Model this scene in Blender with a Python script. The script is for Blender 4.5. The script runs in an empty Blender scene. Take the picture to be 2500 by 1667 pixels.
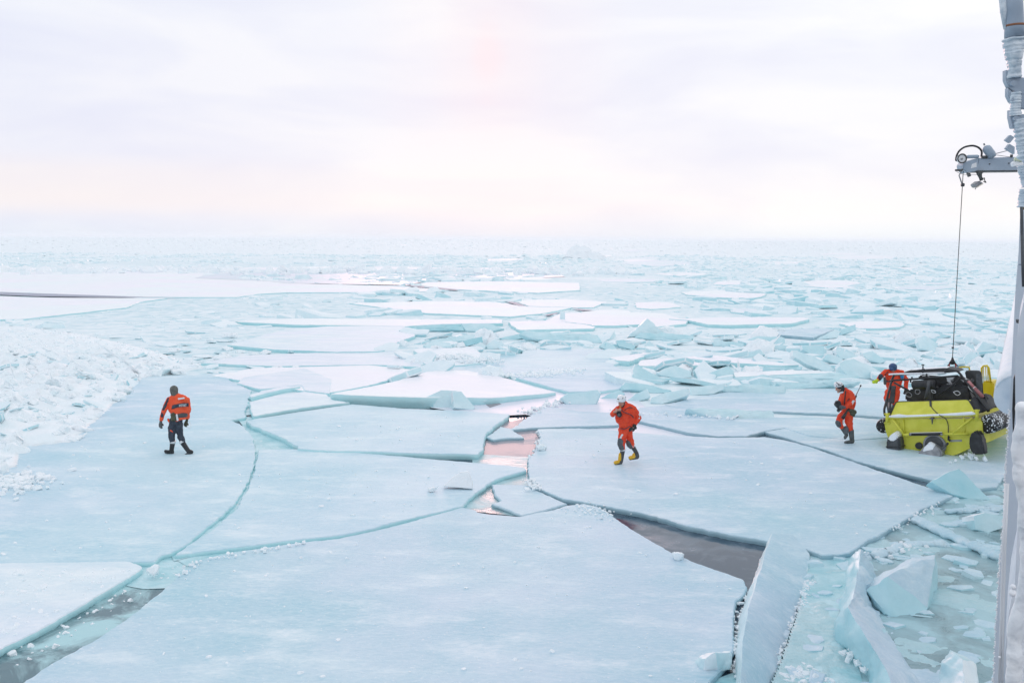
import bpy, bmesh, math, random
import numpy as np
from mathutils import Vector, Matrix, noise
R = math.radians
scene = bpy.context.scene
COL = scene.collection
random.seed(7); RNG = np.random.default_rng(7)

# ------------------------------------------------------------------ camera
H = 5.9
F = 35.0/36.0*2500
PITCH, ROLL = R(5.93), R(0.305)
CAM = Vector((0, 0, H))
FWD = Vector((0, math.cos(PITCH), -math.sin(PITCH)))
_u = Vector((0, math.sin(PITCH), math.cos(PITCH))); _r = Vector((1, 0, 0))
RT = _r*math.cos(ROLL) + _u*math.sin(ROLL)
UP = -_r*math.sin(ROLL) + _u*math.cos(ROLL)
cd = bpy.data.cameras.new("camera"); cam = bpy.data.objects.new("camera", cd); COL.objects.link(cam)
cd.lens = 35; cd.sensor_width = 36; cd.clip_start = 0.1; cd.clip_end = 30000
cam.matrix_world = Matrix(((RT.x, UP.x, -FWD.x, 0), (RT.y, UP.y, -FWD.y, 0), (RT.z, UP.z, -FWD.z, H), (0, 0, 0, 1)))
scene.camera = cam
scene.render.resolution_x = 1024; scene.render.resolution_y = 682
scene.view_settings.view_transform = 'Standard'; scene.view_settings.look = 'None'
scene.cycles.volume_bounces = 3
scene.view_settings.exposure = 0.04; scene.view_settings.gamma = 1

# ------------------------------------------------------------------ world: pale overcast, thin sun low ahead
SUN_EL, SUN_AZ = R(9.5), R(-1.5)          # azimuth from +Y toward +X
w = bpy.data.worlds.new("World"); scene.world = w; w.use_nodes = True
nt = w.node_tree; N = nt.nodes; L = nt.links; N.clear()
def nd(t, **k):
    n = N.new(t)
    for a, b in k.items(): setattr(n, a, b)
    return n
def ramp(nodes, pts, interp='LINEAR'):
    n = nodes.new('ShaderNodeValToRGB'); cr = n.color_ramp; cr.interpolation = interp
    while len(cr.elements) < len(pts): cr.elements.new(0.5)
    for e, (p, c) in zip(cr.elements, pts): e.position = p; e.color = (*c, 1) if len(c) == 3 else c
    return n
def lin(r, g, b):
    f = lambda c: ((c/255+0.055)/1.055)**2.4 if c/255 > 0.04045 else c/255/12.92
    return (f(r), f(g), f(b))
tc = nd('ShaderNodeTexCoord'); sep = nd('ShaderNodeSeparateXYZ'); L.new(tc.outputs['Generated'], sep.inputs[0])
# elevation gradient
grad = ramp(N, [(0.0, lin(214, 228, 242)), (0.012, lin(230, 235, 245)), (0.028, lin(247, 241, 244)), (0.055, lin(243, 239, 246)), (0.11, lin(234, 234, 247)),
                (0.20, lin(240, 242, 250)), (0.45, lin(238, 244, 250)), (1.0, lin(222, 236, 248))])
L.new(sep.outputs['Z'], grad.inputs[0])
mp = nd('ShaderNodeMapping'); mp.inputs['Scale'].default_value = (1.6, 1.6, 7.0); mp.inputs['Rotation'].default_value = (0.10, 0.16, 0)
L.new(tc.outputs['Generated'], mp.inputs[0])
n1 = nd('ShaderNodeTexNoise'); n1.inputs['Scale'].default_value = 2.2; n1.inputs['Detail'].default_value = 7; n1.inputs['Roughness'].default_value = 0.5
n1.inputs['Distortion'].default_value = 0.35
L.new(mp.outputs[0], n1.inputs['Vector'])
cr1 = ramp(N, [(0.36, lin(231, 233, 248)), (0.50, lin(243, 244, 251)), (0.62, lin(255, 254, 253))])
L.new(n1.outputs['Fac'], cr1.inputs[0])
mixc = nd('ShaderNodeMix', data_type='RGBA', blend_type='MIX'); mixc.inputs['Factor'].default_value = 0.55
L.new(grad.outputs[0], mixc.inputs['A']); L.new(cr1.outputs[0], mixc.inputs['B'])
# brighter to the right, cooler to the left
crx = ramp(N, [(0.0, (0.92, 0.97, 1.0)), (0.30, (0.955, 0.965, 1.0)), (0.52, (0.99, 0.985, 1.0)), (0.66, (1.04, 1.04, 1.03)), (1.0, (1.05, 1.05, 1.04))])
mr = nd('ShaderNodeMapRange'); mr.inputs['From Min'].default_value = -0.9; mr.inputs['From Max'].default_value = 0.9
L.new(sep.outputs['X'], mr.inputs[0]); L.new(mr.outputs[0], crx.inputs[0])
mul = nd('ShaderNodeMix', data_type='RGBA', blend_type='MULTIPLY'); mul.inputs['Factor'].default_value = 1
L.new(mixc.outputs['Result'], mul.inputs['A']); L.new(crx.outputs[0], mul.inputs['B'])
band = ramp(N, [(0.012, (0, 0, 0)), (0.035, (0.55,)*3), (0.055, (0.45,)*3), (0.080, (0, 0, 0))], 'EASE'); L.new(sep.outputs['Z'], band.inputs[0])
bx = ramp(N, [(0.0, (1.3,)*3), (0.28, (1, 1, 1)), (0.45, (0.30,)*3), (0.62, (0.10,)*3), (1.0, (0.25,)*3)]); L.new(mr.outputs[0], bx.inputs[0])
bm_ = nd('ShaderNodeMath', operation='MULTIPLY'); L.new(band.outputs[0], bm_.inputs[0]); L.new(bx.outputs[0], bm_.inputs[1])
mixb = nd('ShaderNodeMix', data_type='RGBA'); mixb.inputs['B'].default_value = (*lin(254, 243, 238), 1); L.new(bm_.outputs[0], mixb.inputs['Factor']); L.new(mul.outputs['Result'], mixb.inputs['A']); mul = mixb
# pink veil around the hidden sun
sdir = Vector((math.sin(SUN_AZ)*math.cos(SUN_EL), math.cos(SUN_AZ)*math.cos(SUN_EL), math.sin(SUN_EL)))
mps = nd('ShaderNodeVectorMath', operation='SUBTRACT'); mps.inputs[1].default_value = sdir + Vector((0, 0, 0.01))
L.new(tc.outputs['Generated'], mps.inputs[0])
sc = nd('ShaderNodeVectorMath', operation='MULTIPLY'); sc.inputs[1].default_value = (1.5, 0.3, 0.75); L.new(mps.outputs[0], sc.inputs[0])
ln = nd('ShaderNodeVectorMath', operation='LENGTH'); L.new(sc.outputs[0], ln.inputs[0])
nb = nd('ShaderNodeMath', operation='MULTIPLY_ADD'); nb.inputs[1].default_value = 0.10; L.new(n1.outputs['Fac'], nb.inputs[0]); L.new(ln.outputs['Value'], nb.inputs[2])
pk = ramp(N, [(0.055, (0.50,)*3), (0.085, (0.25,)*3), (0.15, (0.10,)*3), (0.26, (0, 0, 0))], 'EASE'); L.new(nb.outputs[0], pk.inputs[0])
mixp = nd('ShaderNodeMix', data_type='RGBA'); mixp.inputs['B'].default_value = (*lin(255, 229, 233), 1)
L.new(pk.outputs[0], mixp.inputs['Factor']); L.new(mul.outputs['Result'], mixp.inputs['A'])
# physical sky, seen through the cloud layer
sky = nd('ShaderNodeTexSky', sky_type='NISHITA'); sky.sun_disc = False; sky.sun_elevation = SUN_EL; sky.sun_rotation = SUN_AZ
skm = nd('ShaderNodeVectorMath', operation='SCALE'); skm.inputs['Scale'].default_value = 0.10; L.new(sky.outputs[0], skm.inputs[0])
fin = nd('ShaderNodeMix', data_type='RGBA'); fin.inputs['Factor'].default_value = 0.985
L.new(skm.outputs[0], fin.inputs['A']); L.new(mixp.outputs['Result'], fin.inputs['B'])
bg = nd('ShaderNodeBackground'); bg.inputs['Strength'].default_value = 1.0
L.new(fin.outputs['Result'], bg.inputs['Color'])
wo = nd('ShaderNodeOutputWorld'); L.new(bg.outputs[0], wo.inputs[0])

sl = bpy.data.lights.new("sun", 'SUN'); sl.energy = 0.5; sl.angle = R(18); sl.color = (1.0, 0.56, 0.52)
so = bpy.data.objects.new("sun", sl); COL.objects.link(so)
so.rotation_euler = (-sdir).to_track_quat('-Z', 'Y').to_euler()

# ------------------------------------------------------------------ pixel helpers (photo pixels, 2500 x 1667)
def v(*p):  return (p[0]*1.06293, p[1]*1.06293) + tuple(p[2:])
def a(*p):  return (900+p[0]/3.92, 740+p[1]/3.92) + tuple(p[2:])
def b(*p):  return (1450+p[0]/3.92, 740+p[1]/3.92) + tuple(p[2:])
def c(*p):  return (1900+p[0]/3.92, 700+p[1]/3.92) + tuple(p[2:])
def d(*p):  return (p[0]/2.94, 560+p[1]/2.94) + tuple(p[2:])
def e(*p):  return (700+p[0]/2.94, 560+p[1]/2.94) + tuple(p[2:])
def r6(*p): return (1600+p[0]/2.6133, 1067+p[1]/2.6133) + tuple(p[2:])
def ray(x, y): return FWD*F + RT*(x-1250) - UP*(y-833.5)
def G(x, y, z=0.13):                       # point on the level z
    q = ray(x, y); return CAM + q*((z-H)/q.z)
def AtY(x, y, Y):                          # point at ground distance Y
    q = ray(x, y); return CAM + q*(Y/q.y)
def proj(P):
    q = Vector(P)-CAM; dpt = q.dot(FWD); return (1250+F*q.dot(RT)/dpt, 833.5-F*q.dot(UP)/dpt)

# ------------------------------------------------------------------ materials
def mat(name, color=(0.8, 0.8, 0.8), rough=0.5, metal=0, spec=0.5):
    m = bpy.data.materials.new(name); m.use_nodes = True
    p = m.node_tree.nodes['Principled BSDF']
    p.inputs['Base Color'].default_value = (*color, 1); p.inputs['Roughness'].default_value = rough
    p.inputs['Metallic'].default_value = metal; p.inputs['Specular IOR Level'].default_value = spec
    return m
def noisy(name, c1, c2, scale=6, rough=0.5, bump=0.2, bscale=None, spec=0.5, coord='Object', detail=5, lo=0.35, hi=0.65, dist=0.02, metal=0):
    m = mat(name, c1, rough, metal, spec); t = m.node_tree; n = t.nodes; l = t.links; p = n['Principled BSDF']
    tcn = n.new('ShaderNodeTexCoord'); geo = n.new('ShaderNodeNewGeometry')
    src = geo.outputs['Position'] if coord == 'World' else tcn.outputs[coord]
    nz = n.new('ShaderNodeTexNoise'); nz.inputs['Scale'].default_value = scale; nz.inputs['Detail'].default_value = detail
    l.new(src, nz.inputs['Vector'])
    r = ramp(n, [(lo, c1), (hi, c2)]); l.new(nz.outputs['Fac'], r.inputs[0]); l.new(r.outputs[0], p.inputs['Base Color'])
    if bump:
        nb = n.new('ShaderNodeTexNoise'); nb.inputs['Scale'].default_value = bscale or scale*4; nb.inputs['Detail'].default_value = 6
        l.new(src, nb.inputs['Vector']); bp = n.new('ShaderNodeBump'); bp.inputs['Strength'].default_value = bump; bp.inputs['Distance'].default_value = dist
        l.new(nb.outputs['Fac'], bp.inputs['Height']); l.new(bp.outputs[0], p.inputs['Normal'])
    return m
def ice_top(name, deep, mid, frost, f0=0.50, f1=0.72, rough=0.62, bump=0.35, spec=0.22):
    """frozen sheet: large cloudy areas, wind-drawn streaks, fine frost grains"""
    m = mat(name, mid, rough, 0, spec); t = m.node_tree; n = t.nodes; l = t.links; p = n['Principled BSDF']
    g = n.new('ShaderNodeNewGeometry')
    def nz(scale, vec, det=5, rg=0.55):
        x = n.new('ShaderNodeTexNoise'); x.inputs['Scale'].default_value = scale; x.inputs['Detail'].default_value = det; x.inputs['Roughness'].default_value = rg
        l.new(vec, x.inputs['Vector']); return x
    st = n.new('ShaderNodeMapping'); st.inputs['Scale'].default_value = (0.62, 1.25, 1); st.inputs['Rotation'].default_value = (0, 0, 0.35); l.new(g.outputs['Position'], st.inputs[0])
    big = nz(0.30, g.outputs['Position'], 7, 0.62); r1 = ramp(n, [(0.36, deep), (0.60, mid)]); l.new(big.outputs['Fac'], r1.inputs[0])
    s1 = nz(1.1, st.outputs[0], 9, 0.68); r2 = ramp(n, [(f0, (0, 0, 0)), (f1, (1, 1, 1))]); l.new(s1.outputs['Fac'], r2.inputs[0])
    fine = nz(11, st.outputs[0], 6, 0.75); r3 = ramp(n, [(0.40, (0.0,)*3), (0.72, (0.85,)*3)]); l.new(fine.outputs['Fac'], r3.inputs[0])
    add = n.new('ShaderNodeMath'); add.operation = 'MULTIPLY_ADD'; add.inputs[1].default_value = 0.55; l.new(r3.outputs[0], add.inputs[0]); 
    m07 = n.new('ShaderNodeMath'); m07.operation = 'MULTIPLY'; m07.inputs[1].default_value = 0.8; l.new(r2.outputs[0], m07.inputs[0]); l.new(m07.outputs[0], add.inputs[2])
    mx = n.new('ShaderNodeMix'); mx.data_type = 'RGBA'; mx.clamp_factor = True; mx.inputs['B'].default_value = (*frost, 1)
    l.new(add.outputs[0], mx.inputs['Factor']); l.new(r1.outputs[0], mx.inputs['A'])
    dots = nz(24, g.outputs['Position'], 2, 0.5); r4 = ramp(n, [(0.66, (0, 0, 0)), (0.74, (0.8,)*3)]); l.new(dots.outputs['Fac'], r4.inputs[0])
    mxd = n.new('ShaderNodeMix'); mxd.data_type = 'RGBA'; mxd.inputs['B'].default_value = (0.86, 0.90, 0.93, 1); l.new(r4.outputs[0], mxd.inputs['Factor']); l.new(mx.outputs['Result'], mxd.inputs['A']); mx = mxd
    vo = n.new('ShaderNodeTexNoise'); vo.inputs['Scale'].default_value = 0.10; vo.inputs['Detail'].default_value = 2
    of = n.new('ShaderNodeVectorMath'); of.operation = 'ADD'; of.inputs[1].default_value = (31, 7, 0); l.new(g.outputs['Position'], of.inputs[0]); l.new(of.outputs[0], vo.inputs['Vector'])
    rv = ramp(n, [(0.40, (0.985, 1.01, 1.0)), (0.62, (1.02, 0.985, 1.01))]); l.new(vo.outputs['Fac'], rv.inputs[0])
    mu = n.new('ShaderNodeMix'); mu.data_type = 'RGBA'; mu.blend_type = 'MULTIPLY'; mu.inputs['Factor'].default_value = 1
    l.new(mx.outputs['Result'], mu.inputs['A']); l.new(rv.outputs[0], mu.inputs['B']); l.new(mu.outputs['Result'], p.inputs['Base Color'])
    bp = n.new('ShaderNodeBump'); bp.inputs['Strength'].default_value = bump; bp.inputs['Distance'].default_value = 0.03
    ad2 = n.new('ShaderNodeMath'); ad2.operation = 'MULTIPLY_ADD'; ad2.inputs[1].default_value = 2.0; l.new(s1.outputs['Fac'], ad2.inputs[0]); l.new(fine.outputs['Fac'], ad2.inputs[2])
    l.new(ad2.outputs[0], bp.inputs['Height']); l.new(bp.outputs[0], p.inputs['Normal'])
    rr = ramp(n, [(0.0, (rough-0.08,)*3), (1.0, (rough+0.2,)*3)]); l.new(add.outputs[0], rr.inputs[0]); l.new(rr.outputs[0], p.inputs['Roughness'])
    return m
def ice_tint(name, pale, deep, rough=0.35, bump=0.3, attr=True, bscale=5, spec=0.35):
    """broken ice: pale to turquoise by a per-face 'tint' attribute plus cloudy noise"""
    m = mat(name, pale, rough, 0, spec); t = m.node_tree; n = t.nodes; l = t.links; p = n['Principled BSDF']
    g = n.new('ShaderNodeNewGeometry'); nz = n.new('ShaderNodeTexNoise'); nz.inputs['Scale'].default_value = 1.7; nz.inputs['Detail'].default_value = 5
    l.new(g.outputs['Position'], nz.inputs['Vector'])
    at = n.new('ShaderNodeAttribute'); at.attribute_name = 'tint'
    ad = n.new('ShaderNodeMath'); ad.operation = 'MULTIPLY_ADD'; ad.inputs[1].default_value = 0.9; ad.use_clamp = True
    mi = n.new('ShaderNodeMath'); mi.operation = 'SUBTRACT'; mi.inputs[1].default_value = 0.45; l.new(at.outputs['Fac'], mi.inputs[0])
    l.new(nz.outputs['Fac'], ad.inputs[0]); l.new(mi.outputs[0], ad.inputs[2])
    mx = n.new('ShaderNodeMix'); mx.data_type = 'RGBA'; mx.inputs['A'].default_value = (*pale, 1); mx.inputs['B'].default_value = (*deep, 1)
    l.new(ad.outputs[0], mx.inputs['Factor']); l.new(mx.outputs['Result'], p.inputs['Base Color'])
    nb = n.new('ShaderNodeTexNoise'); nb.inputs['Scale'].default_value = bscale; nb.inputs['Detail'].default_value = 7; l.new(g.outputs['Position'], nb.inputs['Vector'])
    bp = n.new('ShaderNodeBump'); bp.inputs['Strength'].default_value = bump; bp.inputs['Distance'].default_value = 0.06
    l.new(nb.outputs['Fac'], bp.inputs['Height']); l.new(bp.outputs[0], p.inputs['Normal'])
    return m
M_BARE = ice_top('bare_sea_ice', (0.43, 0.66, 0.76), (0.59, 0.75, 0.83), (0.83, 0.90, 0.93))
M_LAV = ice_top('lavender_sea_ice', (0.41, 0.64, 0.73), (0.56, 0.71, 0.80), (0.82, 0.89, 0.92))
M_FROST = ice_top('frosted_sea_ice', (0.66, 0.80, 0.86), (0.74, 0.83, 0.90), (0.90, 0.93, 0.95), 0.42, 0.66)
M_SNOW = ice_top('snowy_sea_ice', (0.82, 0.88, 0.93), (0.88, 0.91, 0.95), (0.94, 0.95, 0.96), 0.35, 0.6, 0.6, 0.25)
M_SIDE = ice_tint('turquoise_ice_edge', (0.62, 0.84, 0.87), (0.38, 0.70, 0.74))
M_SIDEG = ice_tint('grey_ice_edge', (0.46, 0.62, 0.68), (0.26, 0.44, 0.52))
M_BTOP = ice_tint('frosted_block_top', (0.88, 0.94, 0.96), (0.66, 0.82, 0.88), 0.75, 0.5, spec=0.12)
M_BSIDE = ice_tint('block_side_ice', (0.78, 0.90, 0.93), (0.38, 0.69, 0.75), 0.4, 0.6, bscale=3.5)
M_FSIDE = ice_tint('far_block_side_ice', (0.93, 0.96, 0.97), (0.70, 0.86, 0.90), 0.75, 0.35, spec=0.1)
M_LUMP = ice_tint('snowy_lump', (0.92, 0.95, 0.97), (0.72, 0.88, 0.92), 0.6, 0.5, bscale=9)
def water_mat(name, deepc, slushc, lo, hi, rough=0.06, scale=0.8, bump=0.05):
    m = mat(name, deepc, rough); t = m.node_tree; n = t.nodes; l = t.links; p = n['Principled BSDF']
    p.inputs['IOR'].default_value = 1.34
    g = n.new('ShaderNodeNewGeometry'); nz = n.new('ShaderNodeTexNoise'); nz.inputs['Scale'].default_value = scale; nz.inputs['Detail'].default_value = 9; nz.inputs['Roughness'].default_value = 0.6
    nz.inputs['Distortion'].default_value = 0.6
    l.new(g.outputs['Position'], nz.inputs['Vector'])
    r = ramp(n, [(lo, deepc), (hi, slushc)]); l.new(nz.outputs['Fac'], r.inputs[0]); l.new(r.outputs[0], p.inputs['Base Color'])
    r2 = ramp(n, [(lo, (rough,)*3), (hi, (0.5,)*3)]); l.new(nz.outputs['Fac'], r2.inputs[0]); l.new(r2.outputs[0], p.inputs['Roughness'])
    nb = n.new('ShaderNodeTexNoise'); nb.inputs['Scale'].default_value = 7; nb.inputs['Detail'].default_value = 5; l.new(g.outputs['Position'], nb.inputs['Vector'])
    ad = n.new('ShaderNodeMath'); ad.operation = 'MULTIPLY_ADD'; ad.inputs[1].default_value = 2.5; l.new(r.outputs[0], ad.inputs[0]); l.new(nb.outputs['Fac'], ad.inputs[2])
    bp = n.new('ShaderNodeBump'); bp.inputs['Strength'].default_value = bump; bp.inputs['Distance'].default_value = 0.05; l.new(ad.outputs[0], bp.inputs['Height']); l.new(bp.outputs[0], p.inputs['Normal'])
    return m
M_WATER = water_mat('open_water', (0.045, 0.08, 0.12), (0.22, 0.28, 0.33), 0.46, 0.78, 0.04, 1.1, 0.03)
M_CHAN = water_mat('slushy_channel', (0.11, 0.20, 0.23), (0.46, 0.70, 0.73), 0.47, 0.62, 0.1, 0.9, 0.12)
M_SLUSHR = water_mat('slushy_water', (0.22, 0.34, 0.37), (0.46, 0.67, 0.71), 0.38, 0.62, 0.22, 0.85, 0.35)
M_SLUSHT = water_mat('turquoise_slush', (0.34, 0.64, 0.69), (0.62, 0.82, 0.86), 0.38, 0.62, 0.3, 1.2, 0.5)
M_FILM = water_mat('ice_film', (0.34, 0.34, 0.38), (0.46, 0.48, 0.52), 0.45, 0.75, 0.16, 0.7, 0.03)
M_FILM.node_tree.nodes['Principled BSDF'].inputs['IOR'].default_value = 1.05
M_NEW = ice_top('young_ice', (0.66, 0.76, 0.84), (0.76, 0.79, 0.86), (0.84, 0.87, 0.9), 0.5, 0.8, 0.5, 0.1)
M_LEAD = water_mat('lead_water', (0.42, 0.44, 0.52), (0.52, 0.54, 0.6), 0.5, 0.8, 0.5)
M_LEAD.node_tree.nodes['Principled BSDF'].inputs['IOR'].default_value = 1.06
def field_mat():
    """packed broken ice far off: pale, with turquoise hollows"""
    m = mat('packed_ice', (0.8, 0.88, 0.92), 0.8, 0, 0.08); t = m.node_tree; n = t.nodes; l = t.links; p = n['Principled BSDF']
    g = n.new('ShaderNodeNewGeometry')
    def nz(s, det=6): 
        x = n.new('ShaderNodeTexNoise'); x.inputs['Scale'].default_value = s; x.inputs['Detail'].default_value = det; x.inputs['Roughness'].default_value = 0.65; l.new(g.outputs['Position'], x.inputs['Vector']); return x
    n1 = nz(0.9, 8); n2 = nz(0.02, 4)
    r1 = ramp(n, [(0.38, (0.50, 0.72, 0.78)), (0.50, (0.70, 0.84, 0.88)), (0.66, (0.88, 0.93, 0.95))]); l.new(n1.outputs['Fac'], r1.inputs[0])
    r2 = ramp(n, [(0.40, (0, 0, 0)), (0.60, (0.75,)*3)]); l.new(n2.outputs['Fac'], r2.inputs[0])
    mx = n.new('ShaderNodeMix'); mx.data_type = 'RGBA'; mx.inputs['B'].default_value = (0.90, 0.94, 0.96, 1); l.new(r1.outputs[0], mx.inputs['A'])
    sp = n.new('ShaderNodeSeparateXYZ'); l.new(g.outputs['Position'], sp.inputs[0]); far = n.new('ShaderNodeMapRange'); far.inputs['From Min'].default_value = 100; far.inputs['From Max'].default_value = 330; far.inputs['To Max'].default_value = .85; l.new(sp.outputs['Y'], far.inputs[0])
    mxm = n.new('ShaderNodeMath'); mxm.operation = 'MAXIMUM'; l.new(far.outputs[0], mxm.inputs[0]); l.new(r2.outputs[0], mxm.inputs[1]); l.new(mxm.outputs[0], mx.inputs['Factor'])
    l.new(mx.outputs['Result'], p.inputs['Base Color'])
    bp = n.new('ShaderNodeBump'); bp.inputs['Strength'].default_value = 0.5; bp.inputs['Distance'].default_value = 0.3; l.new(n1.outputs['Fac'], bp.inputs['Height']); l.new(bp.outputs[0], p.inputs['Normal'])
    return m
M_FIELD = field_mat()

# ------------------------------------------------------------------ object helpers
def mesh_obj(name, verts, faces, mats, parent=None, smooth=False, mi=None, tint=None, origin=None):
    me = bpy.data.meshes.new(name)
    if origin is not None: o_ = Vector(origin); verts = [Vector(q)-o_ for q in verts]
    me.from_pydata([tuple(q) for q in verts], [], faces); me.update()
    for m in (mats if isinstance(mats, (list, tuple)) else [mats]): me.materials.append(m)
    if mi is not None: me.polygons.foreach_set('material_index', mi)
    if tint is not None:
        at = me.attributes.new('tint', 'FLOAT', 'FACE'); at.data.foreach_set('value', tint)
    if smooth: me.polygons.foreach_set('use_smooth', [True]*len(me.polygons))
    ob = bpy.data.objects.new(name, me); COL.objects.link(ob)
    if origin is not None: ob.location = origin
    if parent: ob.parent = parent
    return ob
def bm_obj(name, bm, mats, parent=None, smooth=True, loc=None):
    me = bpy.data.meshes.new(name); bmesh.ops.recalc_face_normals(bm, faces=bm.faces); bm.to_mesh(me); bm.free()
    for m in (mats if isinstance(mats, (list, tuple)) else [mats]): me.materials.append(m)
    if smooth: me.polygons.foreach_set('use_smooth', [True]*len(me.polygons))
    ob = bpy.data.objects.new(name, me); COL.objects.link(ob)
    if parent: ob.parent = parent
    if loc is not None: ob.location = loc
    return ob
def tag(o, label=None, cat=None, group=None, kind=None):
    if label: o['label'] = label
    if cat: o['category'] = cat
    if group: o['group'] = group
    if kind: o['kind'] = kind
    return o
def empty(name, loc, label, cat, rot=(0, 0, 0), group=None):
    o = bpy.data.objects.new(name, None); COL.objects.link(o); o.location = loc; o.rotation_euler = rot
    o.empty_display_size = 0.2
    return tag(o, label, cat, group)
def edges_sharp(ob, ang=35):
    me = ob.data
    me.polygons.foreach_set('use_smooth', [True]*len(me.polygons))
    try: me.set_sharp_from_angle(angle=R(ang))
    except Exception: pass

# ------------------------------------------------------------------ sea, slush and far field
def sheet(name, pts, z, m, kind='structure'):
    vs = [G(p[0], p[1], z) for p in pts]
    o = mesh_obj(name, vs, [list(range(len(vs)))], m); bmn = bmesh.new(); bmn.from_mesh(o.data)
    bmesh.ops.triangulate(bmn, faces=bmn.faces)
    for f in bmn.faces:
        if f.normal.z < 0: f.normal_flip()
    bmn.to_mesh(o.data); bmn.free(); tag(o, kind=kind); return o
mesh_obj('water', [(-9000, -60, 0), (9000, -60, 0), (9000, 12000, 0), (-9000, 12000, 0)], [(0, 1, 2, 3)], M_WATER)['kind'] = 'structure'

def hfield(x, y):
    return 0.0
# base of the broken field: a bumpy sheet starting behind the big floes
front = [v(*p) for p in [(-900, 975), (0, 968), (560, 950), (740, 925), (1000, 925), (1090, 912), (1270, 905), (1420, 930), (1700, 950), (2010, 985), (2440, 990), (2900, 1000)]]
def front_y(x):
    pass
fw = [G(p[0], p[1], 0.03) for p in front]
fx = np.array([p.x for p in fw]); fy = np.array([p.y for p in fw])
NR, NC = 190, 150
vs = []; fs = []
for i in range(NR):
    t = i/(NR-1)
    for j in range(NC):
        u = j/(NC-1)*2-1
        # ray-fan columns from behind the camera so near rows match the front line
        xf = u*60
        y0 = float(np.interp(xf*0.45, fx, fy))
        Y = y0*(11000/ y0)**(t**1.15)
        X = u*(0.75*Y+14)
        y0b = float(np.interp(X, fx, fy)) if i == 0 else None
        if i == 0: Y = y0b-.4
        s = min(1, max(0, (Y-45)/120))
        hz = 0.03 + s*(0.10*noise.noise(Vector((X*0.4, Y*0.4, 3)))+0.10*noise.noise(Vector((X*0.06, Y*0.06, 5)))+0.06)
        vs.append((X, Y, hz if i else .02))
for i in range(NR-1):
    for j in range(NC-1):
        k = i*NC+j; fs.append((k, k+1, k+NC+1, k+NC))
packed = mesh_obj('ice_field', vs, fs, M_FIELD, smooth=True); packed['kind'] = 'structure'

# ------------------------------------------------------------------ floes
FLOES = []     # world outlines kept for the scatter
def refine(pts, step, amp, seed):
    out = []; rnd = random.Random(seed); n = len(pts)
    for i in range(n):
        p, q = pts[i], pts[(i+1) % n]; ln_ = (q-p).length; k = max(1, min(150, int(ln_/step)))
        dr = (q-p).normalized() if ln_ > 1e-6 else Vector((1, 0, 0)); nr = Vector((-dr.y, dr.x, 0))
        for s in range(k):
            t = s/k; r_ = p.lerp(q, t)
            am = amp*(noise.noise(r_*0.9+Vector((seed, 0, 0)))*0.8 + noise.noise(r_*4.5+Vector((0, seed, 0)))*0.7 + noise.noise(r_*13+Vector((0, seed, 2)))*0.55 + rnd.uniform(-.22, .22))
            if s == 0: am *= 0.4
            out.append(r_+nr*am)
    return out
def floe(label, pts, z=0.13, m=None, step=None, amp=None, bottom=-0.12, name='ice_floe', cat='ice floe', side=0.55, group=None, rim=0.016):
    m = m or M_BARE
    W = [G(p[0], p[1], p[2] if len(p) > 2 else z) for p in pts]
    cen = sum(W, Vector())/len(W)
    if step is None: step = max(0.05, cen.y*0.0035)
    if amp is None: amp = min(0.20, max(0.030, cen.y*0.0017))
    FLOES.append(np.array([(p.x, p.y) for p in W]))
    seed = len(FLOES)*3.1
    O = refine(W, step, amp, seed); n = len(O)
    area = sum(O[i].x*O[(i+1) % n].y-O[(i+1) % n].x*O[i].y for i in range(n))
    if area < 0: O.reverse()
    def inset(d_, dz, nz_=0):
        r_ = []
        for i in range(n):
            p0, p1, p2 = O[i-1], O[i], O[(i+1) % n]
            t = (p2-p0); t.z = 0; t = t.normalized() if t.length > 1e-6 else Vector((1, 0, 0)); nn = Vector((-t.y, t.x, 0))
            r_.append(p1+nn*d_+Vector((0, 0, dz+(nz_*noise.noise(p1*5) if nz_ else 0))))
        return r_
    top = inset(rim*1.1, 0.0); shoulder = inset(0.0, -rim, 0.008)
    wave = inset(0.02, 0)
    mid = [Vector((p.x, p.y, max(0.02, p.z*0.45))) for p in inset(-0.015, 0)]
    bot = [Vector((p.x, p.y, bottom)) for p in inset(0.05, 0)]
    vs = top+shoulder+mid+bot; fs = [list(range(n))]; mi = [0]; tt = [0.0]
    for k in range(3):
        for i in range(n):
            j = (i+1) % n; fs.append((k*n+j, k*n+i, (k+1)*n+i, (k+1)*n+j)); mi.append(0 if k == 0 else 1); tt.append(0.2 if k == 0 else side+(0.15 if k == 2 else 0))
    o = mesh_obj(name, vs, fs, [m, M_SIDEG if m is M_LAV else M_SIDE], mi=mi, tint=tt, origin=(cen.x, cen.y, 0))
    bmn = bmesh.new(); bmn.from_mesh(o.data); big = [f for f in bmn.faces if len(f.verts) > 4]
    bmesh.ops.triangulate(bmn, faces=big, ngon_method='EAR_CLIP')
    bmesh.ops.recalc_face_normals(bmn, faces=bmn.faces); bmn.to_mesh(o.data); bmn.free()
    edges_sharp(o, 50)
    me = o.data; fl = [not (p.normal.z > 0.985) for p in me.polygons]; me.polygons.foreach_set('use_smooth', fl)
    return tag(o, label, cat, group)

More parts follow.
